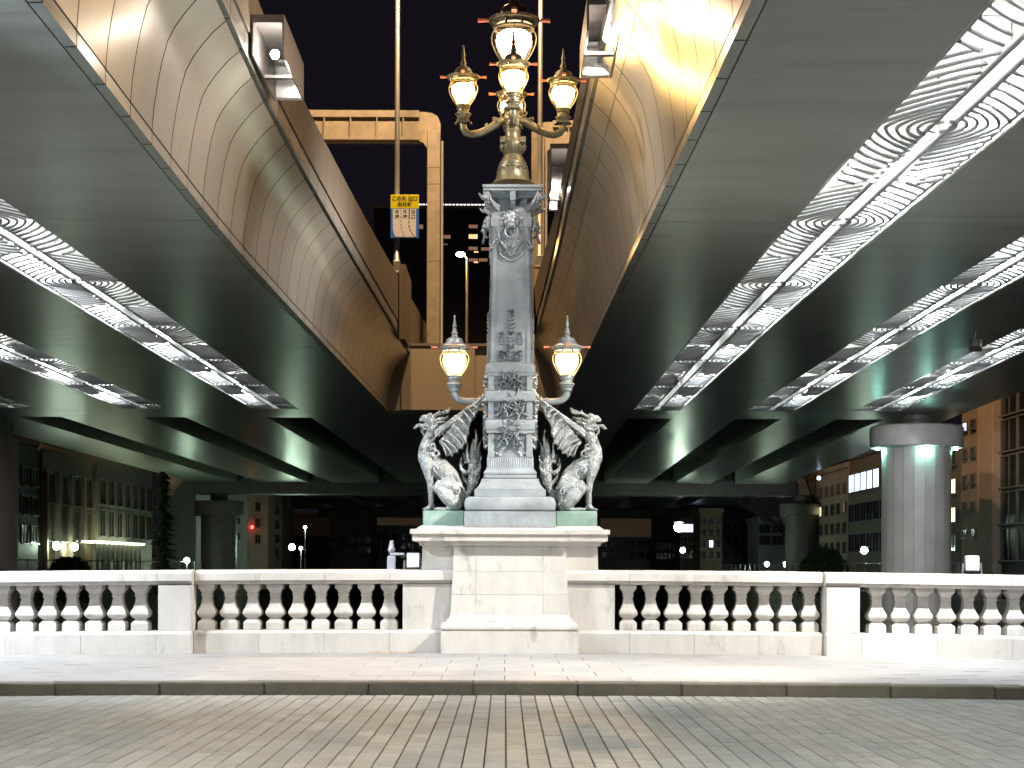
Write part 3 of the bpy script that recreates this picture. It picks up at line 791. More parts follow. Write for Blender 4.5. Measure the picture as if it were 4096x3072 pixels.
# --- lanterns
def lantern(x, y, zb, s, mat, glow, name='lantern', power=60, col=(1, .66, .30)):
    """zb = level of the brim; s = scale"""
    P = lambda pr: [(r * s, zb + z * s) for r, z in pr]
    cap = [(.205, -.018), (.2176, 0), (.190, .008), (.158, .020), (.128, .042), (.114, .066), (.106, .092), (.092, .108), (.072, .116), (.046, .119), (.046, .136), (.036, .15), (.036, .165), (.046, .178), (.044, .184),
           (.034, .190), (.030, .205), (.020, .255), (.018, .262), (.032, .268), (.032, .274), (.024, .28), (.010, .38), (.010, .386), (.015, .393), (.014, .402), (.008, .412), (.002, .4175)]
    t = MB().lathe([(r, z) for r, z in P(cap)], 28, (x, y, 0), cap=False).build('cap', mat, None)
    autosmooth(t, 35); t.name = 'lantern'; join_to(t, pillar)
    bb = MB(); bb.lathe(P([(.2176, -.001), (.205, -.020), (.178, -.028), (.172, -.050), (.176, -.056), (.150, -.062)]), 28, (x, y, 0), cap=False)
    autosmooth(bb.build('brim_ring', mat, t), 35)
    bb = MB()
    for k in range(8):       # short struts of the vent gallery
        a = k * PI / 4 + PI / 8
        bb.tube([(x + .178 * s * math.cos(a), y + .178 * s * math.sin(a), zb - .028 * s), (x + .166 * s * math.cos(a), y + .166 * s * math.sin(a), zb - .075 * s)], .012 * s, 5)
    bb.lathe(P([(.166, -.066), (.172, -.075), (.166, -.084), (.158, -.078)]), 24, (x, y, 0), cap=False)
    bb.build('gallery', mat, t)
    for k in range(4):       # reddish tabs at the brim
        a = k * PI / 2
        dx, dy = math.cos(a), math.sin(a); m_ = MB()
        q0 = []
        for r, w, z0, z1 in ((.205, .018, -.010, .004), (.302, .024, -.014, .010)):
            for (w_, z_) in ((-w, z0), (w, z0), (w, z1), (-w, z1)):
                q0.append((x + (r * dx - w_ * dy) * s, y + (r * dy + w_ * dx) * s, zb + z_ * s))
        m_.add(q0, [(0, 1, 2, 3), (4, 5, 6, 7), (0, 1, 5, 4), (1, 2, 6, 5), (2, 3, 7, 6), (3, 0, 4, 7)])
        m_.build('brim_tab', REDTAB, t)
    gl = [(.160, -.082), (.178, -.115), (.186, -.150), (.180, -.195), (.160, -.25), (.132, -.305), (.100, -.35), (.084, -.378)]
    MB().lathe(P(gl), 28, (x, y, 0), cap=False).build('glass_globe', GLASS, t, True)
    bb = MB()
    for k in range(4):       # outer ribs following the globe
        a = k * PI / 2 + PI / 4 * 0
        bb.tube([(x + r * s * 1.02 * math.cos(a), y + r * s * 1.02 * math.sin(a), zb + z * s) for r, z in gl], .0045 * s, 5)
    for k in range(12):      # fine wires of the inner basket
        a = k * PI / 6 + .13
        bb.tube([(x + r * s * math.cos(a), y + r * s * math.sin(a), zb + z * s) for r, z in ((.156, -.17), (.150, -.215), (.128, -.27), (.098, -.325), (.078, -.372))], .0028 * s, 4)
    for (r, z) in ((.150, -.22), (.136, -.255), (.118, -.29), (.099, -.325)):
        bb.lathe(P([(r, z - .002), (r + .004, z), (r, z + .002)]), 24, (x, y, 0), cap=False)
    bb.build('cage', mat, t)
    MB().lathe(P([(.02, -.10), (.11, -.105), (.142, -.13), (.148, -.17), (.142, -.21), (.118, -.26), (.088, -.305), (.05, -.33)]), 20, (x, y, 0)).build('glow_globe', glow, t, True)
    seat = [(.090, -.372), (.092, -.38), (.080, -.392), (.082, -.408), (.088, -.414), (.084, -.424), (.072, -.43), (.070, -.455), (.086, -.468), (.104, -.482), (.104, -.490), (.09, -.502), (.078, -.53), (.066, -.545), (.066, -.556), (.074, -.562), (.070, -.572), (.056, -.576), (.052, -.585)]
    autosmooth(MB().lathe(P(seat[::-1]), 24, (x, y, 0)).build('seat', mat, t), 35)
    return t
ZL = zc(347.3)
lantern(CX - .728, YC, ZL, 1.0, BRONZE, E_LANT)
lantern(CX + .734, YC, ZL + .008, 1.0, BRONZE, E_LANT)
ZU = zc(78.6)
lantern(CXT - .648, YC, ZU + .02, 1.0, BRONZE_DK, E_LANT)
lantern(CXT + .652, YC, ZU - .02, 1.0, BRONZE_DK, E_LANT)
lantern(CXT, YC - .64, ZU - .01, 1.0, BRONZE_DK, E_LANT)
lantern(CXT - .02, YC + .64, ZU - .01, 1.0, BRONZE_DK, E_LANT)
lantern(CXT + .008, YC, zc(20.2), 1.56, BRONZE_DK, E_TOP)
# arms
for (sx) in (-1, 1):
    xl = CX + sx * .73; z0 = ZL - .585; zh = ZL - .655
    pts = [(xl, YC, z0 + .01), (xl, YC, z0 - .02), (xl - sx * .012, YC, zh + .02), (xl - sx * .05, YC, zh - .022), (xl - sx * .10, YC, zh - .045), (xl - sx * .18, YC, zh - .052), (CX + sx * .40, YC, zh - .052), (CX + sx * .30, YC, zh - .052)]
    o = MB().tube(pts, [.050, .050, .048, .046, .045, .044, .046, .048], 12).build('lantern_arm', BRONZE, pillar, True)
    b = MB()
    for (xr, r) in ((.475, .054), (.455, .050), (.40, .070), (.385, .062), (.36, .085), (.33, .10), (.31, .12)):
        b.lathe([(r, -.008), (r + .006, 0), (r, .008)], 16)
        n0 = len(b.v) - 48
        for k in range(n0, len(b.v)):
            vx, vy, vz = b.v[k]; b.v[k] = (CX + sx * xr + vz * sx, YC + vx, zh - .052 + vy)
    for k in range(10):
        a = k * 2 * PI / 10
        b.tube([(CX + sx * .37, YC + .07 * math.cos(a), zh - .052 + .07 * math.sin(a)), (CX + sx * .33, YC + .10 * math.cos(a), zh - .052 + .10 * math.sin(a)), (CX + sx * .295, YC + .15 * math.cos(a), zh - .052 + .16 * math.sin(a))], [.014, .02, .012], 6)
    b.build('arm_collar', BRONZE, pillar)
for i, (dx, dy) in enumerate(((-1, 0), (1, 0), (0, -1), (0, 1))):
    L = .648; zt_ = ZU - .575
    prof = [(L, zt_), (L, zt_ - .03), (L - .005, zt_ - .075), (L - .04, zt_ - .13), (L - .11, zt_ - .155), (L - .20, zt_ - .14), (L - .30, zt_ - .10), (L - .40, zt_ - .04), (L - .50, zt_ + .02), (.09, zt_ + .03)]
    pts = [(CXT + dx * r, YC + dy * r, z) for r, z in prof]
    MB().tube(pts, [.045, .045, .047, .048, .050, .050, .052, .056, .060, .060], 12).build('lantern_arm', BRONZE_DK, pillar, True)
    b = MB()
    c = (CXT + dx * L, YC + dy * L)
    b.box(c[0] - .085, c[0] + .085, c[1] - .085, c[1] + .085, zt_ - .012, zt_ + .022, .008)
    b.box(c[0] - .066, c[0] + .066, c[1] - .066, c[1] + .066, zt_ + .024, zt_ + .05, .006)
    for sg in (-1, 1):
        b.ball((c[0] + dx * .0 + sg * .095 * (1 if dx else dy), c[1] + (0 if dx else sg * .0), zt_ - .01), .022, 8)
        # leaf curls where the arm leaves the stem
        pts = []
        for j in range(10):
            t_ = j / 9; an = 1.0 + t_ * 5.0; rr = .06 * (1 - .65 * t_)
            d = .235 + rr * math.cos(an); off = sg * .045
            pts.append((CXT + dx * d - dy * off, YC + dy * d + dx * off, zt_ - .005 + rr * math.sin(an)))
        b.tube(pts, [.017 - .009 * j / 9 for j in range(10)], 6)
    for rr_, rad in ((.335, .066), (.355, .060)):
        zz = zt_ - .075 + (.335 - rr_) * .4
        ringp = []
        for k in range(13):
            a = 2 * PI * k / 12
            ringp.append((CXT + dx * rr_ - dy * rad * math.cos(a), YC + dy * rr_ + dx * rad * math.cos(a), zz + rad * math.sin(a)))
        b.tube(ringp, .010, 6, cap=False)
    b.build('arm_ornament', BRONZE_DK, pillar)
# ================================================================== DRAGON STATUES
YD = 20.74
kd = .08285 * 20.65 / F
def dragon(s, label):
    """s = +1: the statue left of the pillar (facing left), -1: the one to the right"""
    def P(x, y, d=0.0):
        D = .304 + (1040 - x) * kd
        return (CX - s * D, YD - d, EYE - ((390 + y * .08285) - VY) * 20.6 / F)
    root = empty('dragon_statue', P(560, 1455), label, 'dragon statue', 'winged dragons seated beside the pillar')
    b = MB()
    def cap(pts, n=10):
        b.tube([P(x, y, d) for x, y, d, r in pts], [r for *_, r in pts], n)
        for x, y, d, r in pts: b.ball(P(x, y, d), r * .99, 10)
    # trunk: chest, belly, back, rump
    cap([(318, 800, 0, .128), (365, 895, 0, .145), (475, 950, 0, .145), (575, 1040, 0, .138), (640, 1180, 0, .135), (665, 1310, 0, .12)])
    cap([(265, 830, 0, .055), (285, 770, 0, .07)])
    # neck
    cap([(305, 800, 0, .112), (303, 710, 0, .098), (322, 630, 0, .086), (355, 550, 0, .078), (388, 480, 0, .070), (405, 420, 0, .055)])
    # skull, brow, upper muzzle, open lower jaw
    cap([(400, 400, 0, .062), (355, 350, 0, .060), (310, 335, 0, .050), (275, 325, 0, .040), (245, 352, 0, .030)])
    cap([(330, 300, .03, .028), (360, 290, .035, .026)]); cap([(330, 300, -.03, .028), (360, 290, -.035, .026)])
    cap([(262, 318, .015, .020), (240, 340, .018, .014)])
    cap([(380, 440, 0, .045), (310, 425, 0, .036), (250, 425, 0, .028), (205, 418, 0, .026), (175, 440, 0, .020), (160, 455, .0, .014)])
    for k, (x, y) in enumerate(((165, 470), (185, 468), (205, 465))): cap([(x, y - 25, .012, .010), (x - 6, y, .018, .003)], 6)
    for k, (x, y) in enumerate(((250, 372), (275, 378), (300, 385))): cap([(x, y - 18, .022, .008), (x - 2, y + 8, .024, .003)], 6)
    # shoulders and fore legs
    for d in (.085, -.085):
        cap([(325, 850, d, .082), (320, 930, d * 1.1, .080), (342, 1030, d * 1.15, .060), (362, 1110, d * 1.15, .046), (370, 1190, d * 1.15, .045), (372, 1260, d * 1.15, .037), (368, 1340, d * 1.15, .034), (372, 1390, d * 1.15, .033), (350, 1425, d * 1.15, .036), (310, 1440, d * 1.15, .026)])
        for o in (-.03, 0, .03):
            cap([(340, 1425, d * 1.15 + o, .018), (290, 1438, d * 1.15 + o * 1.5, .016), (255, 1448, d * 1.15 + o * 1.7, .005)], 7)
        cap([(395, 1400, d * 1.15, .016), (430, 1440, d * 1.2, .006)], 6)
        # thighs, folded hind legs, hind feet
        cap([(640, 1180, d * 1.0, .10), (560, 1150, d * 1.5, .085), (480, 1150, d * 1.75, .070), (450, 1190, d * 1.8, .060)])
        cap([(470, 1190, d * 1.75, .072), (560, 1280, d * 1.7, .098), (640, 1370, d * 1.5, .088), (690, 1410, d * 1.4, .05)])
        cap([(660, 1425, d * 1.6, .030), (560, 1440, d * 1.7, .026), (470, 1440, d * 1.75, .028), (430, 1442, d * 1.75, .022)])
        for o in (-.025, 0, .025): cap([(450, 1438, d * 1.75 + o, .015), (405, 1448, d * 1.75 + o * 1.4, .005)], 6)
    # plates of the throat, ridge of the back
    for k in range(10):
        t = k / 9; cap([(262 + 70 * t ** 1.6, 790 - 250 * t, -.04, .016), (252 + 74 * t ** 1.6, 790 - 250 * t, 0, .020), (262 + 70 * t ** 1.6, 790 - 250 * t, .04, .016)], 7)
    for k in range(7):
        t = k / 6; cap([(600 + 125 * t, 930 + 380 * t, 0, .026), (635 + 125 * t, 905 + 380 * t, 0, .006)], 6)
    # curling flames on shoulder, elbow and haunch
    def curlp(x, y, d, r, tr, a0, turns, sg=1):
        pts = []
        for k in range(11):
            t = k / 10; a = a0 + sg * t * turns * 2 * PI; rr = r * (1 - .7 * t)
            pts.append((x + rr * math.cos(a), y + rr * math.sin(a), d + .01 * t, tr * (1 - .5 * t)))
        cap(pts, 6)
    for sd in (1, -1):
        curlp(445, 960, .165 * sd, 40, .017, 2, 1.0); curlp(460, 900, .16 * sd, 30, .014, 0, 1.0); curlp(400, 680, .12 * sd, 45, .018, 1, 1.1); curlp(430, 760, .14 * sd, 55, .020, 3, 1.0, -1)
        curlp(690, 1230, .17 * sd, 42, .017, 4, 1.0)
        cap([(640, 1000, .10 * sd, .020), (700, 1080, .12 * sd, .022), (740, 1170, .12 * sd, .018), (770, 1200, .12 * sd, .008)], 6)
        cap([(700, 1300, .13 * sd, .022), (730, 1390, .14 * sd, .022), (700, 1445, .15 * sd, .010)], 6)
        for (x, y) in ((470, 1085), (520, 1075), (570, 1090)): cap([(x, y + 30, .12 * sd, .018), (x - 22, y - 8, .13 * sd, .005)], 6)
    o = b.build('body', SCALES, None); remesh(o, .0105, 1); join_to(o, root)
    # head furniture
    def part(name, strands, n=7, parent=None):
        m_ = MB()
        for st in strands: m_.tube([P(x, y, d) for x, y, d, r in st], [r for *_, r in st], n)
        return m_.build(name, SCALES, parent or root, True)
    for sd in (1, -1):
        part('horn', [[(375, 320, .04 * sd, .022), (430, 285, .05 * sd, .018), (500, 262, .06 * sd, .014), (560, 235, .07 * sd, .010), (600, 203, .075 * sd, .004)],
                      [(440, 280, .05 * sd, .014), (462, 250, .055 * sd, .010), (465, 232, .055 * sd, .003)], [(500, 275, .06 * sd, .012), (550, 262, .08 * sd, .009), (590, 248, .09 * sd, .003)]])
        part('whisker', [[(205, 415, .02 * sd, .010), (250, 425, .045 * sd, .011), (280, 460, .06 * sd, .011), (325, 480, .07 * sd, .011), (380, 465, .085 * sd, .010), (425, 430, .10 * sd, .009), (460, 380, .11 * sd, .008), (510, 345, .12 * sd, .006), (575, 315, .13 * sd, .003)]])
        part('ear', [[(400, 370, .05 * sd, .014), (460, 345, .08 * sd, .020), (520, 330, .10 * sd, .004)], [(410, 400, .05 * sd, .012), (480, 385, .08 * sd, .014), (540, 380, .09 * sd, .004)]])
    part('mane', [[(420 + 8 * k, 380 + 26 * k, .03 * (k % 3 - 1), .020), (465 + 9 * k, 400 + 26 * k, .05 * (k % 3 - 1), .015), (500 + 8 * k, 420 + 34 * k, .06 * (k % 3 - 1), .003)] for k in range(6)])
    part('beard', [[(290 - 12 * k, 440, .02 * (k - 1.5), .014), (282 - 10 * k, 500, .02 * (k - 1.5), .014), (262 + 14 * k, 555, .02 * (k - 1.5), .003)] for k in range(4)])
    # tail: a plume of flames
    tl = [[(740, 1400, 0, .040), (790, 1300, 0, .036), (835, 1200, 0, .045), (870, 1080, 0, .062), (880, 960, 0, .07), (870, 860, 0, .060), (870, 760, 0, .045), (900, 660, 0, .030), (915, 560, 0, .018), (905, 455, 0, .004)]]
    tips = [((740, 900), (725, 850), (735, 790), .018), ((790, 880), (770, 800), (755, 745), .018), ((820, 850), (800, 740), (812, 620), .024), ((860, 780), (860, 680), (880, 570), .020),
            ((915, 800), (935, 700), (978, 575), .022), ((910, 850), (950, 770), (945, 660), .022), ((930, 900), (965, 840), (975, 770), .018), ((800, 1000), (735, 950), (708, 870), .026),
            ((920, 1000), (960, 930), (965, 860), .022), ((900, 1080), (945, 1040), (955, 960), .022), ((820, 1120), (760, 1060), (735, 980), .024), ((870, 1150), (925, 1110), (940, 1050), .018), ((780, 1260), (765, 1180), (740, 1120), .018)]
    for i, (a, m_, c, r) in enumerate(tips):
        d = (-.05, 0, .05, .03, -.03)[i % 5]
        tl.append([(a[0], a[1], d * .4, r * 1.3), ((a[0] + m_[0]) / 2, (a[1] + m_[1]) / 2 + 8, d, r * 1.15), (m_[0], m_[1], d, r * .8), (c[0], c[1], d * 1.2, .003)])
    m_ = MB()
    for st in tl: m_.tube([P(x, y, d) for x, y, d, r in st], [r for *_, r in st], 8)
    for (x, y, r) in ((830, 850, 26), (905, 850, 24), (850, 960, 34), (915, 1000, 26)):
        for sd in (1, -1):
            pts = []
            for k in range(12):
                t = k / 11; a = t * 7.5 + x; rr = r * (1 - .7 * t); pts.append(P(x + rr * math.cos(a), y + rr * math.sin(a), sd * (.055 + .012 * t)))
            m_.tube(pts, [.012 - .005 * k / 11 for k in range(12)], 6)
    tail = m_.build('tail', SCALES, None, True); remesh(tail, .008, 0); join_to(tail, root)
    # wings: spar, fingers and scalloped membrane
    for sd in (1, -1):
        dr, dt = .10 * sd, .22 * sd
        def W_(x, y, t, extra=0): return P(x, y, dr + (dt - dr) * t + extra * sd)
        spar = [(425, 520), (470, 480), (620, 370), (780, 250), (920, 150), (1040, 60)]
        tips = [(1000, 110), (925, 238), (890, 318), (838, 402), (828, 515), (800, 632), (748, 700), (692, 748), (625, 792), (556, 802)]
        root_p = (455, 640)
        m_ = MB()
        m_.tube([W_(x, y, k / 5) for k, (x, y) in enumerate(spar)], [.034, .036, .028, .020, .013, .004], 8)
        m_.tube([W_(x, y + 28, k / 5, .008) for k, (x, y) in enumerate(spar[:4])], [.02, .024, .016, .006], 7)
        m_.build('wing_spar', SCALES, root, True)
        starts = []
        for k in range(len(tips)):
            t = k / (len(tips) - 1)
            # fingers leave the spar, lower ones the wing root
            if t < .35:
                u = 1 - t / .35 * .35; sx_ = 425 + (1040 - 425) * u * .80; sy_ = 520 + (60 - 520) * u * .80
            else:
                u = (t - .35) / .65; sx_ = 745 - (745 - 470) * min(1, u * 1.4); sy_ = 281 + (620 - 281) * min(1, u * 1.4)
            starts.append((sx_ + (455 - sx_) * .0, sy_))
        fing = []
        for k, (tx, ty) in enumerate(tips):
            sx_, sy_ = starts[k]
            row = []
            for j in range(9):
                t = j / 8
                bow = math.sin(PI * t) * (26 if k > 2 else 10)
                x = sx_ + (tx - sx_) * t + bow * .25; y = sy_ + (ty - sy_) * t - bow
                tt = (x - 430) / 600
                row.append((x, y, max(0, min(1, tt))))
            fing.append(row)
        for k, row in enumerate(fing):
            if k == 0: continue
            mm = MB(); mm.tube([W_(x, y, t, .010) for x, y, t in row], [.019, .018, .017, .016, .015, .013, .011, .008, .003], 6)
            mm.build('wing_finger', SCALES, root, True)
        mem = MB(); rows = []
        for k in range(len(fing) - 1):
            A, B_ = fing[k], fing[k + 1]
            for q_ in range(5):
                u = q_ / 5
                row = []
                for j in range(9):
                    t = j / 8
                    sc_ = math.sin(PI * u)
                    pull = 1 - .10 * sc_ * t ** 3
                    x = (A[j][0] * (1 - u) + B_[j][0] * u); y = (A[j][1] * (1 - u) + B_[j][1] * u)
                    cx0, cy0 = A[0][0] * (1 - u) + B_[0][0] * u, A[0][1] * (1 - u) + B_[0][1] * u
                    x = cx0 + (x - cx0) * pull; y = cy0 + (y - cy0) * pull
                    row.append((x, y, A[j][2] * (1 - u) + B_[j][2] * u, -.045 * sc_ * min(1, t * 2)))
                rows.append(row)
        rows.append([(x, y, t, 0) for x, y, t in fing[-1]])
        front = [[W_(x, y, t, e + .004) for x, y, t, e in r] for r in rows]
        back = [[W_(x, y, t, e - .004) for x, y, t, e in r] for r in rows]
        mem.loft(front); mem.loft(back)
        # close the rim
        mem.loft([[f[-1] for f in front], [f[-1] for f in back]])
        mem.loft([front[0], back[0]]); mem.loft([front[-1], back[-1]])
        mem.build('wing_membrane', SCALES, root, True)
    # pedestal block
    pl = MB().box(min(CX - s * .592, CX - s * 1.112), max(CX - s * .592, CX - s * 1.112), 20.46, 21.02, zf(526.0, 20.45), zf(510.9, 20.46), .006).build('dragon_plinth', VERDI, pillar)
    return root
dragon(1, 'bronze winged dragon seated left of the pillar, facing left on a green plinth')
dragon(-1, 'bronze winged dragon seated right of the pillar, facing right on a green plinth')

# ================================================================== ELEVATED HIGHWAY
HY = np.array([-12, 0, 8, 12.2, 16, 20.4, 24, 30, 46.5, 60, 200.0]); HV = np.array([3.85, 4.08, 4.24, 4.33, 4.39, 4.49, 4.53, 4.56, 4.54, 4.55, 4.55])
def sm(Y, ys, vs, w=3.0):
    return float(sum(np.interp(Y + d, ys, vs) * k for d, k in ((-w, 1), (-w / 2, 2), (0, 3), (w / 2, 2), (w, 1)))) / 9
def S(Y): return EYE + sm(Y, HY, HV, 2.5)
LIN = {
    'L0': ([-12, 12.2, 16.5, 21.5, 26, 32, 47, 60, 130], [-3.2, -3.68, -3.82, -3.97, -3.95, -3.87, -3.57, -3.3, -1.5]),
    'L1a': ([-12, 20, 30, 46.5, 130], [-6.1, -6.15, -6.17, -6.0, -5.2]), 'L1b': ([-12, 24, 33, 46.5, 130], [-7.5, -7.58, -7.6, -7.36, -6.5]),
    'L2a': ([-12, 31, 46.5, 130], [-9.95, -9.97, -9.87, -9.2]), 'L2b': ([-12, 36, 46.5, 130], [-11.3, -11.3, -11.15, -10.5]),
    'L3a': ([-12, 43, 130], [-13.7, -13.7, -13.2]), 'L3b': ([-12, 43, 130], [-15.0, -15.0, -14.5]), 'L4': ([-12, 56, 89, 130], [-17.2, -17.2, -17.2, -17.2]),
    'R0': ([-12, 13, 21, 34, 47, 60, 130], [1.98, 1.98, 1.97, 1.86, 1.60, 1.5, 1.0]),
    'R1a': ([-12, 46.5, 130], [3.68, 3.70, 4.4]), 'R1b': ([-12, 16, 46.5, 130], [5.0, 5.05, 5.08, 5.7]),
    'R2a': ([-12, 46.5, 130], [6.98, 7.02, 8.6]), 'R2b': ([-12, 25, 31, 46.5, 130], [8.0, 8.05, 8.12, 8.42, 10.0]),
    'R3a': ([-12, 30, 46.5, 130], [9.7, 9.79, 10.1, 12.4]), 'R3b': ([-12, 34, 46.5, 130], [10.8, 10.9, 11.5, 13.8]), 'R4': ([-12, 43, 67, 82, 102, 130], [12.6, 13.3, 14.4, 15.0, 16.6, 18.5]),
}
def X_(n, Y): return sm(Y, *LIN[n])
YE = 46.5; YCB = 49.2
decks = {}
for sgn, nm, lab in ((-1, 'L', 'left elevated highway deck with curved steel fascia and glowing ornamental ceiling slots'), (1, 'R', 'right elevated highway deck with curved steel fascia and glowing ornamental ceiling slots')):
    decks[nm] = empty('elevated_highway', (X_(nm + '0', 20), 20, S(20)), lab, 'elevated highway', 'twin highway decks over the bridge')
JO = [-11, -4.4, 8.2, 20.85, 33.3, YE]
def yr(a, b, step=1.5):
    n = max(1, int(math.ceil((b - a) / step))); return [a + (b - a) * i / n for i in range(n + 1)]
def girder(na, nb, y0, y1, parent, name='soffit_panel', mat=SOFFIT, depth=1.15, ofa=0, ofb=0):
    b = MB(); rows = []
    for Y in yr(y0, y1):
        xa, xb, z = X_(na, Y) + ofa, X_(nb, Y) + ofb, S(Y)
        rows.append([(xa, Y, z + depth), (xa, Y, z), (xb, Y, z), (xb, Y, z + depth)])
    b.loft(rows); b.f.append((0, 1, 2, 3)); n = len(b.v); b.f.append((n - 4, n - 3, n - 2, n - 1))
    return b.build(name, mat, parent)
for nm in 'LR':
    d = decks[nm]; sg = -1 if nm == 'L' else 1
    bands = [(nm + '0', nm + '1a'), (nm + '1b', nm + '2a'), (nm + '2b', nm + '3a'), (nm + '3b', nm + '4')]
    for i, (a, b_) in enumerate(bands):
        for k in range(len(JO) - 1):
            girder(a, b_, JO[k] + .012, JO[k + 1] - .012, d, ofa=sg * .012 if i == 0 else 0)
        girder(a, b_, YCB, 66, d); girder(a, b_, 66.03, 88, d); girder(a, b_, 90, 129, d)
    # closing plate across the slots
    girder(nm + '0', nm + '4', YE + .01, YCB - .01, d, 'end_plate')
    # deck slab over everything
    b = MB(); rows = []
    for Y in yr(-12, 130, 4):
        xa, xb, z = X_(nm + '0', Y) - sg * .0, X_(nm + '4', Y), S(Y)
        rows.append([(xa, Y, z + 1.16), (xb, Y, z + 1.16), (xb, Y, z + 1.7), (xa, Y, z + 1.7)])
    b.loft(rows, closed=True); b.build('deck_slab', BL_GREY, d)
    # white-painted slot ceilings, side walls and ribs; bright tubes and added inner fill tubes; ornamental grille
    for si in (1, 2, 3):
        a, b_ = '%s%da' % (nm, si), '%s%db' % (nm, si)
        b = MB(); rows = []
        for Y in yr(-11, YE, 3):
            xa, xb, z = X_(a, Y), X_(b_, Y), S(Y)
            e = sg * .004
            rows.append([(xa + e, Y, z + .02), (xa + e, Y, z + 1.12), (xb - e, Y, z + 1.12), (xb - e, Y, z + .02)])
        b.loft(rows); b.add([*rows[-1]], [(0, 1, 2, 3)]); b.add([*rows[0]], [(0, 1, 2, 3)])
        b.build('slot_lining', WHITE, d)
        rv = MB(); rib = None
        for k in range(58):
            Y = -10 + k
            if Y > YE: break
            xa, xb = sorted((X_(a, Y), X_(b_, Y))); z = S(Y); w_ = xb - xa
            if rib is None or abs(rib[0] - w_) > .02:
                r_ = MB(); r_.box(-w_ / 2 + .01, w_ / 2 - .01, -.035, .035, .86, 1.11); r_.box(-w_ / 2 + .01, w_ / 2 - .01, -.09, .09, .84, .858)
                rib = (w_, r_.mesh('slot_rib'))
            o = put('slot_rib', rib[1], WHITE, d); o.location = ((xa + xb) / 2, Y, z)
            if 11 < Y < 30:
                for ix_ in range(5):
                    for iy in range(4):
                        rv.ball((xa + .25 + ix_ * .16, Y + .22 + iy * .12, z + 1.115), .028, 6, (1, 1, .5))
        tag(rv.build('rivets', WHITE, d), kind='stuff')
        # lamps along the outer side; inner tubes are added to brighten the slot
        g = 0
        for k in range(110):
            Y = -9 + k * .52
            if Y > YE - 1: break
            if (k % 9) in (7, 8) or (Y > 30 and k % 9 in (0, 6)) : continue
            xo = X_(b_, Y) - sg * .20; z = S(Y)
            if k % 3 == 0:
                xi = X_(a, Y) + sg * .16
                MB().box(xi - .03, xi + .03, Y, Y + 1.3, z + .60, z + .65, .01).build('slot_fill_tube', E_FILL, d)
            MB().box(xo - .032, xo + .032, Y, Y + .22, z + .22, z + .262, .01).build('slot_lamp', E_SLOT, d)

# ornamental grille: closed cloud bands round paired rosettes, cut by the slot edges
rings = [.17, .30, .43, .57, .72, .88, 1.06, 1.25, 1.45, 1.67, 1.90, 2.14, 2.40, 2.68]
PITCH = 4.9
def ring_arcs(i, hw_in, hw_out, right, far):
    """one quadrant arc of ring i, as points (u across, v along)"""
    r = rings[i]; p = 1.25 + .75 * max(0, 1 - i / 5)
    pts = []
    for k in range(65):
        a = PI / 2 * k / 64
        c, s_ = abs(math.cos(a)) ** (2 / p), abs(math.sin(a)) ** (2 / p)
        u, v = r * .78 * c, r * 1.12 * s_
        if hw_in <= u <= hw_out and v <= PITCH / 2 - .02: pts.append((u, v))
    return pts
bar_cache = {}
near_bars = []
for nm in 'LR':
    sg = -1 if nm == 'L' else 1
    mods = []
    for si in (1, 2, 3):
        a, b_ = '%s%da' % (nm, si), '%s%db' % (nm, si)
        g0 = MB()
        for off in (-.105, .105):
            g0.tube([((X_(a, Y) + X_(b_, Y)) / 2 + off, Y, S(Y) + .045) for Y in yr(-10.5, YE - .1, 1.2)], .030, 8)
        for e, nn in ((.05, a), (-.05, b_)):
            g0.tube([(X_(nn, Y) + sg * e, Y, S(Y) + .045) for Y in yr(-10.5, YE - .1, 1.2)], .022, 6)
        rails = g0.build('grille_rails', TUBE, decks[nm], True)
        for k in range(12):
            Y = 16.05 + (k - 5) * PITCH + (si - 1) * 1.3 * 0
            if Y < -9 or Y > YE - .4: continue
            mods.append((abs(Y - 22) * 1.0 + si * 3, Y, si, rails))
    mods.sort(key=lambda m: m[0])
    n_parts = 0; rest = MB()
    for _, Y0, si, rails in mods:
        a, b_ = '%s%da' % (nm, si), '%s%db' % (nm, si)
        xm = (X_(a, Y0) + X_(b_, Y0)) / 2; hw = abs(X_(b_, Y0) - X_(a, Y0)) / 2 - .045
        vis_ = abs(xm * F / max(Y0, .1)) < 560 and Y0 > 9
        dz = S(Y0 + 1) - S(Y0 - 1)
        if vis_ and n_parts < 250:
            for i in range(len(rings)):
                for sx in (-1, 1):
                    for sy in (-1, 1):
                        key = (nm, si, round(hw, 1), i, sx, sy)
                        if key not in bar_cache:
                            p = ring_arcs(i, .09 if i else .02, hw, sx, sy)
                            bar_cache[key] = MB().tube([(sx * u, sy * v, 0) for u, v in p[::3]], .022, 6).mesh('grille_bar') if len(p) > 3 else None
                            if bar_cache[key]: bar_cache[key].polygons.foreach_set('use_smooth', [True] * len(bar_cache[key].polygons))
                        if bar_cache[key] is None: continue
                        if Y0 + sy * 1 > YE: continue
                        o = put('grille_bar', bar_cache[key], TUBE, rails); o.location = (xm, Y0, S(Y0) + .03); n_parts += 1
        else:
            for i in range(len(rings)):
                p = ring_arcs(i, .09 if i else .02, hw, 1, 1)
                if len(p) < 4: continue
                for sx in (-1, 1):
                    for sy in (-1, 1):
                        rest.tube([(xm + sx * u, min(Y0 + sy * v, YE - .05), S(Y0 + sy * v) + .03) for u, v in p[::6]], .022, 5, cap=False)
    tag(rest.build('grille_bars', TUBE, decks[nm], True), kind='stuff')

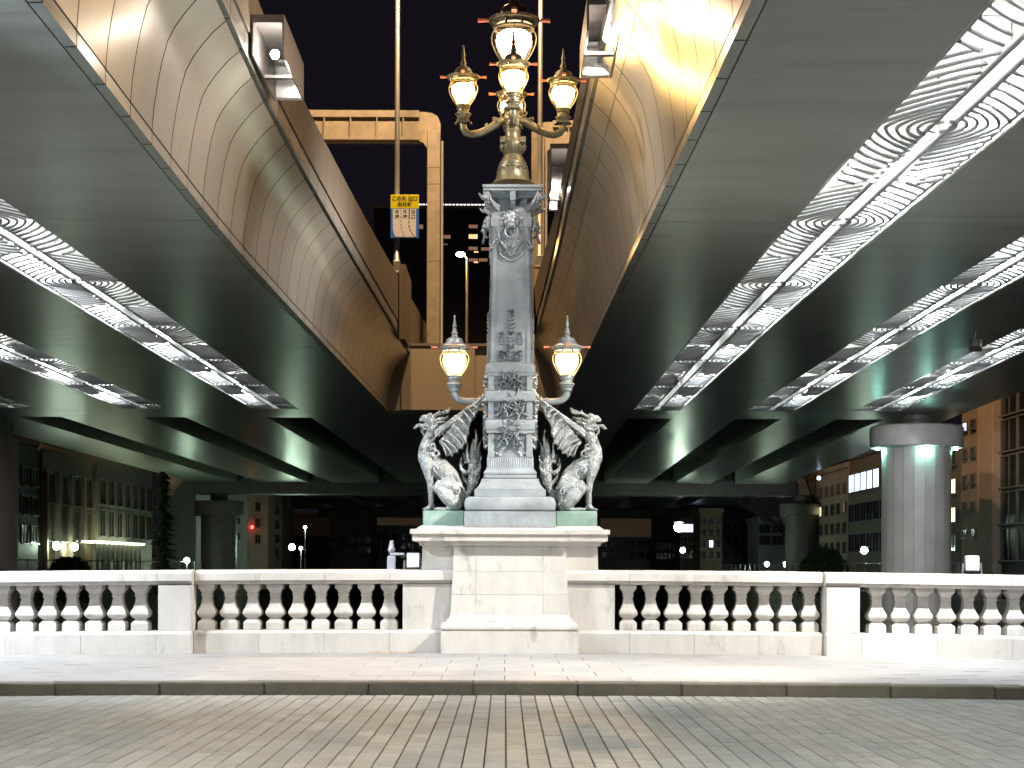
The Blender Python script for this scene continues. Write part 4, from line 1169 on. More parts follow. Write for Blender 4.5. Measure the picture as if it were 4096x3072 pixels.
# ---- curved stainless fascia panels facing the gap
CURVE = [(0, 0), (.018, .22), (.056, .467), (.10, .69), (.159, .903), (.238, 1.05), (.334, 1.18), (.455, 1.32), (.595, 1.44)]
for nm in 'LR':
    d = decks[nm]; sg = 1 if nm == 'L' else -1          # sg: direction towards the gap
    ku, kv = (1.02, 1.04) if nm == 'L' else (1.10, 1.20)
    st = 0.0
    Yj = (13.44 if nm == 'L' else 13.20)
    ys = []
    k = -20
    while True:
        y0 = Yj + (k * 1.112 if nm == 'L' else k * 1.105)
        k += 1
        if y0 < -9: continue
        if y0 > YE: break
        ys.append(y0)
    ys.append(YE + .3)
    def pt(Y, u, v): return (X_(nm + '0', Y) + sg * u, Y, S(Y) + v)
    g = .017
    u0 = .11
    top_u = u0 + .595 * ku; top_v = .15 + 1.44 * kv
    # dark backing just behind the plates
    b = MB(); rows = []
    for Y in yr(-9, YE + .3, 1.1):
        r = [pt(Y, -.10, .03), pt(Y, .06, .03), pt(Y, u0 - .03, .05)] + [pt(Y, u0 - .035 + u * ku, .16 + v * kv) for u, v in CURVE] + [pt(Y, top_u - .02, top_v + .05), pt(Y, top_u - .0, top_v + .34)]
        rows.append(r)
    b.loft(rows); b.build('fascia_backing', GROOVE, d)
    for i in range(len(ys) - 1):
        y0, y1 = ys[i] + g, ys[i + 1] - g
        if i == len(ys) - 2: y1 = YE + .28
        b = MB()
        n = 2
        rows = []
        for Y in (y0, (y0 + y1) / 2, y1):
            rows.append([pt(Y, u0 + u * ku, .15 + v * kv) for u, v in CURVE])
        b.loft(rows)
        b.build('fascia_panel', STEEL, d, True)
        b = MB(); b.loft([[pt(Y, .004, .0), pt(Y, u0, .0), pt(Y, u0, .128), pt(Y, u0 - .03, .128)] for Y in (y0, y1)])
        me = b.mesh('lip_panel'); o = put('lip_panel', me, LIP, d)
        me.materials.append(STEEL)
        for p in me.polygons:
            if p.index == 1: p.material_index = 1
        b = MB(); b.loft([[pt(Y, top_u - .01, top_v + .025), pt(Y, top_u + .05, top_v + .03), pt(Y, top_u + .055, top_v + .08), pt(Y, top_u + .055, top_v + .30), pt(Y, top_u + .02, top_v + .305)] for Y in (y0, y1)])
        me = b.mesh('upper_trim'); o = put('upper_trim', me, LIP, d); me.materials.append(STEEL)
        for p in me.polygons:
            if p.index >= 2: p.material_index = 1
    # parapet wall with weather streaks
    def ptop(Y): return np.interp(Y, [0, 20, 31.5, 37.5, 48, 57], [2.55, 2.62, 2.86, 3.0, 3.35, 3.6]) if nm == 'L' else np.interp(Y, [0, 20, 30, 36, 48, 57], [2.35, 2.30, 2.4, 2.7, 3.2, 3.5])
    pu = top_u + (.07 if nm == 'L' else .085)
    b = MB(); rows = []
    for Y in yr(-9, YE + 12, 2):
        rows.append([pt(Y, pu, top_v + .335), pt(Y, pu + (.0 if nm == 'L' else .06), float(ptop(Y))), pt(Y, pu - .28, float(ptop(Y))), pt(Y, pu - .28, top_v + .335)])
    b.loft(rows, closed=True); b.build('parapet', CONC, d)
    b = MB(); b.loft([[pt(Y, pu - .3, top_v + .28), pt(Y, pu - .3, 1.65), pt(Y, -.2, 1.65), pt(Y, -.2, top_v + .28)] for Y in yr(-9, YE + 12, 3)]); b.build('deck_edge', BL_GREY, d)

# end wall between the decks, ceiling behind it, far crossbeams
wl_ = tag(empty('end_wall', (-1, 47, S(47))), 'beige steel crossbeam closing the gap between the two highway decks', 'crossbeam')
b = MB()
za = S(YE + .4); zb_ = EYE + (VY - 347) / F * 46.9
b.box(X_('L0', 47) + .02, X_('R0', 47) - .02, 46.85, 48.2, za, zb_, .0)
b.build('beam_face', ENDW, wl_)
MB().box(X_('L0', 47) + .1, X_('R0', 47) - .1, 46.75, 48.3, zb_ + .003, zb_ + .08, .0).build('beam_cap', BL_GREY, wl_)
MB().box(-3.05, -.9, 46.78, 46.845, za + .02, zb_ - .02, .0).build('steel_plate', ENDW, wl_)
mid = tag(empty('middle_ceiling', (-1, 60, S(60))), 'dark painted steel ceiling joining the decks beyond the crossbeam', 'deck ceiling')
b = MB()
for (ya, yb) in ((48.22, 66), (66.03, 88), (90, 129)):
    b = MB(); rows = []
    for Y in yr(ya, yb, 2): rows.append([(X_('L0', Y) + .02, Y, S(Y) + .5), (X_('L0', Y) + .02, Y, S(Y) + .01), (-1.6, Y, S(Y) + .01), (-1.6, Y, S(Y) + .5)])
    b.loft(rows); b.build('soffit_panel', SOFFIT, mid)
    b = MB(); rows = []
    for Y in yr(ya, yb, 2): rows.append([(-.4, Y, S(Y) + .5), (-.4, Y, S(Y) + .01), (X_('R0', Y) - .02, Y, S(Y) + .01), (X_('R0', Y) - .02, Y, S(Y) + .5)])
    b.loft(rows); b.build('soffit_panel', SOFFIT, mid)
MB().box(-3.6, 1.6, 48.3, 129, S(60) + .55, S(60) + .7).build('slab', BL_GREY, mid)
MB().box(-17.1, 16.0, 88.05, 89.9, S(88) - .62, S(88) + .2, .0).build('cross_girder', PIERD, mid)
MB().box(-15.1, 20.0, 129.05, 131, S(88) - .62, S(88) + .2, .0).build('cross_girder', PIERD, mid)
# ================================================================== THINGS ON THE DECK EDGES
def parapet_x(nm, Y):
    sg = 1 if nm == 'L' else -1
    ku = 1.02 if nm == 'L' else 1.10
    return X_(nm + '0', Y) + sg * (.11 + .595 * ku + (.07 if nm == 'L' else .13))
# tall poles standing on brackets of the parapets
def tall_pole(nm, px, Y, label, zb):
    x = (px - VX) * Y / F; sg = 1 if nm == 'L' else -1
    t = tag(empty('street_lamp', (x, Y, zb), label, 'street lamp', 'tall lamp poles on the parapets'))
    b = MB(); b.tube([(x, Y, zb), (x, Y, zb + 3), (x, Y, zb + 13.4)], [.082, .07, .05], 12)
    b.build('pole', POLE, t, True)
    b = MB(); b.box(x - .16, x + .16, Y - .16, Y + .16, zb, zb + .05, .01); b.box(x - .10, x + .10, Y - .10, Y + .10, zb + .05, zb + .35, .02)
    for a in (-1, 1):
        for c in (-1, 1): b.tube([(x + a * .13, Y + c * .13, zb + .04), (x + a * .13, Y + c * .13, zb + .12)], .018, 6)
    b.build('base_flange', POLE, t)
    MB().tube([(x, Y, zb + 13.3), (x, Y - .4, zb + 13.8), (x, Y - 2.6, zb + 14.0)], [.05, .045, .04], 10).build('lamp_arm', POLE, t, True)
    MB().box(x - .15, x + .15, Y - 3.2, Y - 2.56, zb + 13.92, zb + 14.08, .04).build('lamp_head', HOUSING, t)
    MB().box(x - .10, x + .10, Y - 3.1, Y - 2.66, zb + 13.90, zb + 13.918, .0).build('lamp_glow', E_SOD, t)
    return t, x
zbase = EYE + (VY - 274) / F * 44
pl_, xp = tall_pole('L', 395.7, 44, 'tall grey lamp pole on the left parapet behind the yellow and blue sign', zbase)
pr_, xr = tall_pole('R', 538.6, 44.5, 'tall grey lamp pole on the right parapet behind the bronze pillar', EYE + (VY - 268) / F * 44.5)
# box bracket under the left pole
t = empty('pole_bracket', (xp, 44, zbase - .9), 'beige box bracket on the left parapet carrying the sign pole', 'bracket', 'pole brackets on the parapets')
MB().prism([(42.6, zbase), (45.2, zbase), (45.2, zbase - 1.6), (44.3, zbase - 2.0), (42.6, zbase - 2.0)], 'x', parapet_x('L', 44) + .003, xp + .33).build('bracket_box', CONC, t)
t = empty('pole_bracket', (xr, 44.5, zbase - .9), 'brown box bracket on the right parapet carrying the right pole', 'bracket', 'pole brackets on the parapets')
z2 = EYE + (VY - 268) / F * 44.5
MB().prism([(43.3, z2), (45.6, z2), (45.6, z2 - 1.7), (44.6, z2 - 2.1), (43.3, z2 - 2.1)], 'x', xr - .40, parapet_x('R', 44.5) - .003).build('bracket_box', CONC, t)
# the exit sign
sgn_ = empty('exit_sign', (xp, 43.85, at(0, 238, 43.85)[2]), 'yellow and blue road sign announcing an exit to the right, on a pole', 'road sign')
Ys = 43.84
def S2(px, py): p = at(px, py, Ys); return p[0], p[2]
x0, zt_ = S2(389.3, 194.9); x1, zm = S2(417.7, 209.0); _, zb_ = S2(0, 238.2)
MB().box(x0, x1, Ys, Ys + .03, zm + .003, zt_, .004).build('yellow_panel', SIGN_Y, sgn_)
MB().box(x0, x1, Ys, Ys + .03, zb_, zm - .003, .004).build('blue_panel', SIGN_B, sgn_)
W_s = x1 - x0; H2 = zm - zb_
fx = lambda u: x0 + u * W_s
fz = lambda v: zm - v * H2
poly = [(fx(.08), fz(.02)), (fx(.90), fz(.02)), (fx(.90), fz(.97)), (fx(.17), fz(.97)), (fx(.12), fz(.86)), (fx(.085), fz(.68)), (fx(.08), fz(.45))]
b = MB(); b.add([(x, Ys - .004, z) for x, z in poly], [tuple(range(len(poly)))]); b.build('white_field', SIGN_W, sgn_)
b = MB()
def dash(pts, w):
    for (u0_, v0), (u1, v1) in pts:
        b.add([(fx(u0_) - w, Ys - .007, fz(v0)), (fx(u0_) + w, Ys - .007, fz(v0)), (fx(u1) + w, Ys - .007, fz(v1)), (fx(u1) - w, Ys - .007, fz(v1))], [(0, 1, 2, 3)])
dash([((.37, .05), (.37, .11)), ((.37, .16), (.37, .22)), ((.37, .27), (.37, .33)), ((.37, .40), (.37, .46)), ((.37, .52), (.375, .58)), ((.385, .65), (.40, .71)), ((.42, .77), (.44, .83)), ((.46, .88), (.485, .94))], .009)
dash([((.66, .02), (.655, .36))], .014)
dash([((.65, .42), (.65, .50)), ((.65, .56), (.66, .64)), ((.685, .70), (.72, .77)), ((.755, .82), (.79, .88)), ((.82, .92), (.87, .97))], .013)
b.build('lane_lines', SIGN_K, sgn_)
def text(body, x, z, size, mat, parent, y, name='lettering', al='CENTER', bold=.0):
    c = bpy.data.curves.new('t', 'FONT'); c.body = body; c.size = size; c.align_x = al; c.align_y = 'CENTER'; c.offset = bold; c.space_line = 1.0
    o = bpy.data.objects.new('t', c); COL.objects.link(o)
    bpy.context.view_layer.update()
    me = bpy.data.meshes.new_from_object(o.evaluated_get(bpy.context.evaluated_depsgraph_get()))
    bpy.data.objects.remove(o)
    me.transform(Matrix.Translation((x, y, z)) @ Matrix.Rotation(PI / 2, 4, 'X'))
    me.materials.clear()
    return put(name, me, mat, parent)
text('この先 出口', (x0 + x1) / 2, zt_ - .115, .135, SIGN_K, sgn_, Ys - .006, bold=.003)
text('右分岐', (x0 + x1) / 2, zt_ - .27, .135, SIGN_K, sgn_, Ys - .006, bold=.003)
for u, a, b_ in ((.23, '本', '線'), (.51, '本', '線'), (.80, '出', '口')):
    text(a, fx(u), fz(.12), .125, SIGN_K, sgn_, Ys - .006, bold=.003); text(b_, fx(u), fz(.29), .125, SIGN_K, sgn_, Ys - .006, bold=.003)
b = MB()
for z in (zt_ - .2, zb_ + .25): b.box(xp - .12, xp + .12, Ys + .031, 43.99, z - .02, z + .02)
b.build('sign_clamp', POLE, sgn_)
# gantries
def gantry(sx, xpost, xend, Y, label, zt, zb, zfoot, gx):
    t = empty('sign_gantry', (xpost, Y, zfoot), label, 'gantry', 'beige steel gantries over the highway')
    w = .205
    b = MB(); b.box(xpost - w, xpost + w, Y - w, Y + w, zfoot, zb + .3, .02); b.build('post', GANTRY, t)
    b = MB()
    for z in (zfoot + 5.2 * .5, zfoot + 4.4 + .6, zt - 1.75 + .0): b.box(xpost - w - .008, xpost + w + .008, Y - w - .008, Y + w + .008, z, z + .035, .004)
    b.build('post_joint', BL_GREY, t)
    # rounded shoulder and beam
    pts = [(xpost + sx * w * -1, zb + .3 - .001)]
    o_ = [(xpost - sx * w, zb + .3), (xpost - sx * w, zt - .34), (xpost - sx * (w - .10), zt - .12), (xpost - sx * (w - .28), zt - .03), (xpost + sx * .30, zt - .0), (xend, zt), (xend, zb), (xpost + sx * .75, zb), (xpost + sx * .35, zb - .06), (xpost + sx * (w + .02), zb - .22), (xpost + sx * w, zb - .3)]
    if True:
        b = MB(); b.prism(o_, 'y', Y - .14, Y + .14); b.build('beam_web', GANTRY, t)
    b = MB()
    xa, xb = sorted((xpost + sx * .45, xend))
    b.box(xa, xb, Y - .26, Y + .26, zt - .20, zt + .02, .01)
    b.box(xa, xb, Y - .26, Y + .26, zb - .03, zb + .06, .01)
    b.build('beam_flange', GANTRY, t)
    b = MB()
    for k in range(6):
        x = xpost + sx * (.95 + k * .82)
        if abs(x - xpost) > abs(xend - xpost): break
        b.box(x - .02, x + .02, Y - .24, Y - .141, zb + .06, zt - .2)
    b.build('stiffener', GANTRY, t)
    b = MB(); b.tube([(xpost + .26 * (-sx if False else 1), Y - .1, zfoot), (xpost + .26, Y - .1, zt - .9)], .04, 8); b.build('conduit', POLE, t, True)
    return t
gx = lambda px: (px - VX) * 50 / F
gz = lambda py: EYE - (py - VY) * 50 / F
gantry(-1, gx(432.6), gx(300), 50.0, 'beige steel gantry with square post and beam crossing the left deck', gz(113.5), gz(141.5), gz(346), 0)
gantry(1, gx(536.5), gx(640), 50.0, 'beige steel gantry behind the bronze pillar crossing the right deck', gz(123), gz(148), gz(346), 0)

# floodlight boxes hung on the parapets
def flood_box(x0, x1, Y0, Y1, z0, z1, label, towards, power, col=(1, .90, .82), bulb=(.5, .5)):
    t = empty('floodlight_box', ((x0 + x1) / 2, Y0, z0), label, 'floodlight', 'floodlight boxes on the parapets')
    th = .025
    b = MB()
    b.box(x0, x1, Y0, Y1, z1 - th, z1, .004); b.box(x0, x0 + th, Y0, Y1, z0, z1 - th - .001, .004); b.box(x1 - th, x1, Y0, Y1, z0, z1 - th - .001, .004)
    b.box(x0 + th, x1 - th, Y0, Y0 + th, z1 - .10, z1 - th, .004); b.box(x0 + th, x1 - th, Y1 - th, Y1, z0, z1 - th, .004)
    b.box(x0 + th, x1 - th, (Y0 + Y1) / 2 - .05, (Y0 + Y1) / 2 + .05, z0, z0 + .04, .004)
    b.build('housing', HOUSING, t)
    b = MB(); rows = []
    for k in range(7):
        a = k / 6 * PI / 2
        rows.append([(x0 + th + .01, Y1 - th - .02 - .30 * (1 - math.cos(a)), z0 + .03 + (z1 - z0 - .08) * math.sin(a)), (x1 - th - .01, Y1 - th - .02 - .30 * (1 - math.cos(a)), z0 + .03 + (z1 - z0 - .08) * math.sin(a))])
    b.loft(rows); b.build('reflector', ALU, t, True)
    bx = x0 + (x1 - x0) * bulb[0]; by = Y0 + (Y1 - Y0) * bulb[1]
    MB().ball((bx, by, z0 + .10), .055, 12, (1, 1.2, 1)).build('bulb', E_FLOOD, t, True)
    b = MB(); b.box((x0 + x1) / 2 - .04, (x0 + x1) / 2 + .04, (Y0 + Y1) / 2 - .04, (Y0 + Y1) / 2 + .04, z1, z1 + .15); b.build('mount', HOUSING, t)
    lamp('flood_light', 'SPOT', (bx, by, z0 - .02), power, col, .06, t, towards, 120)
    return t
fz1 = EYE + (VY - 18) / F * 19.5
flood_box(-3.10, -2.70, 19.4, 21.3, EYE + (VY - 56) / F * 19.4, fz1, 'lit metal floodlight box on the left parapet, upper left of the pillar', (1.8, 23.0, 5.6), 130, bulb=(.62, .15))
flood_box(.93, 1.33, 18.6, 20.4, 1.1 + (VY - 58) / F * 19.6, 1.1 + (VY - 8) / F * 19, 'lit metal floodlight box on the right parapet, beside the upper lanterns', (-3.7, 19.5, 5.9), 190, bulb=(.7, .3))
flood_box(.80, 1.22, 29.2, 31.0, EYE + (VY - 192) / F * 29.4, EYE + (VY - 146) / F * 29.4, 'smaller lit floodlight box on the right parapet, just right of the pillar head', (-3.8, 30.0, 5.8), 300, bulb=(.5, .2))
# small sodium lamp on the right trim
t = empty('edge_lamp', at(559, 252, 36.2), 'tiny orange lamp glowing on the right deck edge', 'lamp')
p_ = at(559, 252, 36.2)
MB().ball(p_, .04, 8).build('bulb', E_SOD, t); MB().box(p_[0] - .03, p_[0] + .05, p_[1] - .05, p_[1] + .05, p_[2] + .041, p_[2] + .09, .01).build('housing', HOUSING, t)

# ================================================================== FAR SCENE SEEN THROUGH THE GAP
Y = 150
t = empty('office_tower', at(450, 345, Y), 'dark office tower in the distance with a dotted line of roof lights', 'office building')
xa, _, z1 = at(372, 206, Y); xb, _, z0 = at(600, 420, Y)
MB().box(xa, xb, Y, Y + 20, z0, z1).build('wall', BL_DARK, t)
b = MB()
rr = random.Random(5)
win_me = MB().box(-.62, .62, -.02, .02, -.72, .72).mesh('window')
for r_ in range(11):
    for c_ in range(26):
        px = 380 + c_ * 7.9; py = 216 + r_ * 12.6
        x, _, z = at(px, py, Y)
        if px > 595: continue
        mat = WIN
        lit = [(470, 226), (470, 236), (478, 226), (470, 249), (478, 249), (486, 249), (478, 238), (446, 237), (454, 237), (446, 249), (454, 249), (421, 227), (421, 239)]
        o = put('window', win_me if mat is WIN else win_me, WIN, t); o.location = (x, Y - .03, z)
for (px, py, w, h, mt) in ((472, 236.6, 9, 4.2, E_WINO), (472, 226.5, 9, 3.2, E_WINF), (472, 248.5, 9, 3.2, E_WINF), (484, 249, 8, 3, E_WINF), (445, 237, 9, 3.4, E_WINF), (420, 227, 4, 4, E_WINF), (482, 260, 9, 3, E_WINF), (472, 260, 9, 3, E_WINF), (475, 252, 4.5, 1.1, E_WINO), (475, 262.3, 4.5, 1.1, E_WINO), (443, 244.5, 7, .8, E_WINF)):
    x, _, z = at(px, py, Y - .1); hw = w / 2 * Y / F; hh = h / 2 * Y / F
    b = MB()
    nx = max(1, int(w / 1.6))
    for k in range(nx): b.box(x - hw + 2 * hw * k / nx + .02, x - hw + 2 * hw * (k + 1) / nx - .02, Y - .12, Y - .06, z - hh, z + hh)
    b.build('lit_window', mt, t)
dot = MB().box(-.11, .11, -.05, .05, -.05, .05).mesh('roof_light')
for k in range(42):
    px = 404 + k * 3.72
    o = put('roof_light', dot, E_DOT, t); x, _, z = at(px, 205.5, Y - .3); o.location = (x, Y - .3, z + .05)
b = MB(); b.box(xa, xb, Y - .4, Y - .01, z1 - .3, z1 - .02); b.build('roof_edge', BL_GREY, t)
# distant sodium street lamp
p_ = at(459.5, 254.5, 80)
t = empty('street_lamp', (at(466, 345, 80)[0], 80, 4), 'distant orange sodium street lamp on a thin pole between the decks', 'street lamp')
xq = at(466, 300, 80)[0]
MB().tube([(xq, 80, 6), (xq, 80, at(0, 259, 80)[2])], [.09, .06], 8).build('pole', PIERD, t, True)
MB().tube([(xq, 80, at(0, 259, 80)[2]), (p_[0] + .1, 80, p_[2] + .12)], .04, 6).build('lamp_arm', POLE, t, True)
MB().ball(p_, .16, 10, (1.4, 1, .8)).build('bulb', E_SOD, t)
lamp('sodium_light', 'POINT', (p_[0] - .5, p_[1] - 2.5, p_[2] - .1), 180, (1, .58, .2), .2, t)

# ================================================================== RIVER PIERS
def pier(x, Y, r, rc, ycap0, ycap1, yneck, label, mat, lights=True):
    z = lambda py: EYE - (py - VY) * Y / F
    t = empty('bridge_pier', (x, Y, -5.5), label, 'bridge pier', 'round river piers')
    n = 20
    # clad shaft, sheets divided by vertical seams
    for k in range(n):
        a0 = 2 * PI * k / n + .006; a1 = 2 * PI * (k + 1) / n - .006
        b = MB(); b.loft([[(x + r * math.cos(a0 + (a1 - a0) * j / 2), Y + r * math.sin(a0 + (a1 - a0) * j / 2), zz) for j in range(3)] for zz in (-5.5, z(ycap1) + .02)])
        b.loft([[(x + (r - .03) * math.cos(a), Y + (r - .03) * math.sin(a), zz) for a in (a0, )] + [(x + r * math.cos(a0), Y + r * math.sin(a0), zz)] for zz in (-5.5, z(ycap1) + .02)])
        b.build('cladding_sheet', mat, t, True)
    MB().lathe([(r - .02, -5.5), (r - .02, z(ycap1))], 40, (x, Y, 0)).build('core', BL_GREY, t)
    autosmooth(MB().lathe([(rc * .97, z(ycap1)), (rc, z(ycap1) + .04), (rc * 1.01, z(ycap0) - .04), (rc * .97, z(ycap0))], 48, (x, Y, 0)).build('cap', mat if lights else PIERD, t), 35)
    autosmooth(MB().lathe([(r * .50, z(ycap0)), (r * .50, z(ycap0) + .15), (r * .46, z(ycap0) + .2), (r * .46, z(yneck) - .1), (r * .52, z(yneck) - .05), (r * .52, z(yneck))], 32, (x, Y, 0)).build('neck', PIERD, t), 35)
    if lights:
        for a in (-90, 0, 180, 90):
            lx, ly = x + (rc * .86) * math.cos(R(a)), Y + (rc * .86) * math.sin(R(a))
            MB().lathe([(.07, -.04), (.09, 0)], 12, (lx, ly, z(ycap1) - .002)).build('downlight', E_PIERL, t)
            lamp('pier_light', 'POINT', (lx, ly, z(ycap1) - .12), 5, (.4, 1, .82), .05, t)
    return t
pier(12.33, 48.0, 1.02, 1.36, 425.5, 447, 411, 'round grey clad river pier with a wide cap, at the right edge', PIER)
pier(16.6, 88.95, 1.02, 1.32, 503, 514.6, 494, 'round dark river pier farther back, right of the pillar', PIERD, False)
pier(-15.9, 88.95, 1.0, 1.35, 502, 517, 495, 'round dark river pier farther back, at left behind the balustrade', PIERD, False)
t = empty('bridge_pier', (-15.4, 50.5, -5.5), 'plain reddish grey pier cut by the left picture edge', 'bridge pier', 'round river piers')
b = MB(); b.lathe([(1.35, -5.5), (1.35, 5.1)], 40, (-16.78, 50.5, 0)); autosmooth(b.build('shaft', M('reddish_pier', (.34, .28, .26), .6, var=.15), t), 35)
MB().box(-17.6, -15.8, 49.6, 51.4, 5.101, S(50) + .02).build('head', PIERD, t)

# ================================================================== BUILDINGS ALONG THE RIVER
def building(px0, px1, ptop, Y, depth, mat, label, cols=0, rows=0, wy0=0, wy1=0, wmat=WIN, frac=(.6, .6), group=None, lit=None, name='river_building', zb=-0.45, cat='building', frame=True, fl=True):
    x0, _, zt = at(px0, ptop, Y); x1 = at(px1, 0, Y)[0]
    t = empty(name, ((x0 + x1) / 2, Y, zb), label, cat, group)
    MB().box(x0, x1, Y, Y + depth, zb, zt, .02).build('wall', mat, t)
    MB().box(x0 - .1, x1 + .1, Y - .12, Y + depth + .1, zt + .002, zt + .3, .02).build('roof_edge', mat, t)
    if cols:
        zy0, zy1 = at(0, wy0, Y)[2], at(0, wy1, Y)[2]
        cw = (x1 - x0) / cols; rh = (zy0 - zy1) / rows
        for r in range(rows):
            for c in range(cols):
                xc = x0 + cw * (c + .5); zc_ = zy1 + rh * (r + .5)
                w, h = cw * frac[0] / 2, rh * frac[1] / 2
                f = MB(); e = .05
                f.box(xc - w - e, xc + w + e, Y - .05, Y - .002, zc_ + h, zc_ + h + e); f.box(xc - w - e, xc + w + e, Y - .09, Y - .002, zc_ - h - e, zc_ - h)
                f.box(xc - w - e, xc - w, Y - .05, Y - .002, zc_ - h, zc_ + h); f.box(xc + w, xc + w + e, Y - .05, Y - .002, zc_ - h, zc_ + h)
                f.box(xc - .015, xc + .015, Y - .045, Y - .031, zc_ - h, zc_ + h)
                fr = f.build('window', FRAME, t)
                k = (r, c)
                MB().box(xc - w, xc + w, Y - .03, Y - .004, zc_ - h, zc_ + h).build('pane', (lit or {}).get(k, wmat), fr)
    return t
# facades that run along the river, receding from the viewer
def row_building(px0, px1, ptop, Xw, mat, label, cols=0, rows=0, wy0=0, wy1=0, frac=(.6, .6), lit=None, group='', depth=9, wmat=WIN):
    s = 1 if Xw > 0 else -1
    Ys_ = sorted((Xw * F / (px0 - VX), Xw * F / (px1 - VX)))
    y0, y1 = Ys_[0] + .02, Ys_[1] - .02
    zt = EYE - (ptop - VY) * y0 / F
    t = empty('river_building', (Xw, (y0 + y1) / 2, -.45), label, 'building', group)
    xs_ = sorted((Xw, Xw + s * depth))
    MB().box(xs_[0], xs_[1], y0, y1, -.45, zt, .02).build('wall', mat, t)
    MB().box(xs_[0] - .08, xs_[1] + .08, y0, y1, zt + .002, zt + .28, .02).build('roof_edge', mat, t)
    if cols:
        z1 = EYE - (wy0 - VY) * y0 / F; z0 = EYE - (wy1 - VY) * y0 / F
        cw = (y1 - y0) / cols; rh = (z1 - z0) / rows
        for r in range(rows):
            for c in range(cols):
                yc = y0 + cw * (c + .5); zc_ = z0 + rh * (r + .5); w, h = cw * frac[0] / 2, rh * frac[1] / 2; e = .05
                X = lambda a, b_: sorted((Xw - s * a, Xw - s * b_))
                f = MB()
                x_ = X(.002, .07); f.box(*x_, yc - w - e, yc + w + e, zc_ + h, zc_ + h + e); x_ = X(.002, .14); f.box(*x_, yc - w - e, yc + w + e, zc_ - h - e, zc_ - h)
                x_ = X(.002, .07); f.box(*x_, yc - w - e, yc - w, zc_ - h, zc_ + h); f.box(*x_, yc + w, yc + w + e, zc_ - h, zc_ + h)
                x_ = X(.032, .055); f.box(*x_, yc - .02, yc + .02, zc_ - h, zc_ + h)
                fr = f.build('window', FRAME, t)
                x_ = X(.004, .03); MB().box(*x_, yc - w, yc + w, zc_ - h, zc_ + h).build('pane', (lit or {}).get((r, c), wmat), fr)
    return t, y0, y1, zt
GL, GR = 'buildings on the left bank', 'buildings on the right bank'
LX, RX = -18.6, 17.3
t, y0, y1, zt = row_building(42, 92, 444, LX, BL_BROWN, 'brown tiled building with tall narrow windows on the left bank', 4, 2, 468, 545, (.66, .84), group=GL)
for k in range(5):
    yy = y0 + (y1 - y0) * k / 4
    MB().box(LX - .01, LX + .22, max(y0, yy - .16), min(y1, yy + .16), -.4, zt - 1.2, .02).build('pilaster', BL_BROWN, t)
row_building(97, 152, 446, LX, BL_GREY, 'low grey building beside the conifer on the left bank', 7, 2, 476, 540, (.6, .8), group=GL)
row_building(8, 38, 440, LX, BL_DARK, 'dark narrow building at far left behind the pier', 3, 3, 460, 550, group=GL)
building(166, 196, 474, 92, 10, BL_PALE, 'pale grey panelled building behind the conifer', 0, group=GL)
building(225.5, 247, 487, 100, 7, BL_PALE, 'white tower with two small square windows right of the left pier', 1, 3, 499, 545, frac=(.28, .35), group=GL)
building(247.4, 268, 490, 101, 7, BL_PINK, 'beige tower with a red lamp right of the left pier', 1, 3, 500, 548, frac=(.2, .5), group=GL)
building(268.4, 282, 496, 104, 5, BL_GREY, 'slim grey building beside the beige tower', 1, 4, 505, 560, group=GL)
building(330, 372, 514, 128.0, 5, BL_BROWN, 'distant brown block low behind the left balustrade', 5, 2, 535, 556, group=GL)
building(372.4, 424, 511, 145, 5, BL_PALE, 'distant pale block just left of the pedestal', 6, 3, 533, 560, group=GL)
building(282.4, 329.6, 517, 150, 5, BL_DARK, 'distant dark block behind the starry lamp', 5, 2, 540, 560, group=GL)
# right bank
row_building(798, 813, 478, RX, BL_PINK, 'beige gabled house with a curved roof lamp on the right bank', 3, 4, 490, 556, (.35, .55), {(2, 1): E_WINB}, GR)
row_building(813.2, 848, 466, RX, BL_PINK, 'beige house with lit narrow windows on the right bank', 6, 4, 476, 556, (.34, .5), {(2, 4): E_WINY, (2, 0): E_WINF}, GR)
row_building(849, 887, 448, RX, BL_BROWN, 'brown tiled building with a row of lit blue windows on the right bank', 6, 3, 458, 556, (.86, .58), {(2, k): E_WINB for k in range(1, 6)}, GR)
row_building(888, 961, 430, RX, BL_GREY, 'grey building mostly hidden behind the near right pier', 6, 4, 440, 556, (.4, .5), {(1, 0): E_WINY, (2, 0): E_WINY}, GR)
row_building(961.3, 978, 402, RX, BL_PINK, 'beige building with a small bright blue window at the right edge', 2, 5, 408, 545, (.5, .3), {(4, 1): E_WINB}, GR)
row_building(978.3, 992, 397, RX - .35, BL_PINK, 'tall beige pillar-like building at the right edge', 0, group=GR)
row_building(992.3, 1001, 392, RX, BL_GREY, 'grey wall strip between the beige and the dark building', 0, group=GR)
row_building(1001.3, 1100, 330, RX - .1, BL_DARK, 'large dark building at the right picture edge', 5, 5, 345, 560, (.9, .86), None, GR)
building(758, 797, 520, 112, 5, BL_PALE, 'pale low building lit from outside, between trees and pier', 3, 2, 522, 545, frac=(.84, .7), group=GR)
building(700, 722, 512, 104, 4, BL_BROWN, 'brown building with a lit door, left of the far pier', 3, 4, 515, 560, frac=(.5, .6), group=GR, lit={(1, 1): E_WINB})
building(655.4, 679.6, 516, 135, 4, BL_DARK, 'distant dark low building right of the pedestal', 6, 2, 541, 560, group=GR)
building(600, 655, 512, 150, 4, BL_PALE, 'distant pale low building directly right of the pedestal', 6, 2, 538, 560, group=GR)
building(722.5, 757.5, 514, 125, 4, BL_GREY, 'dark grey block behind the far right pier', 4, 3, 518, 560, frac=(.5, .5), group=GR)
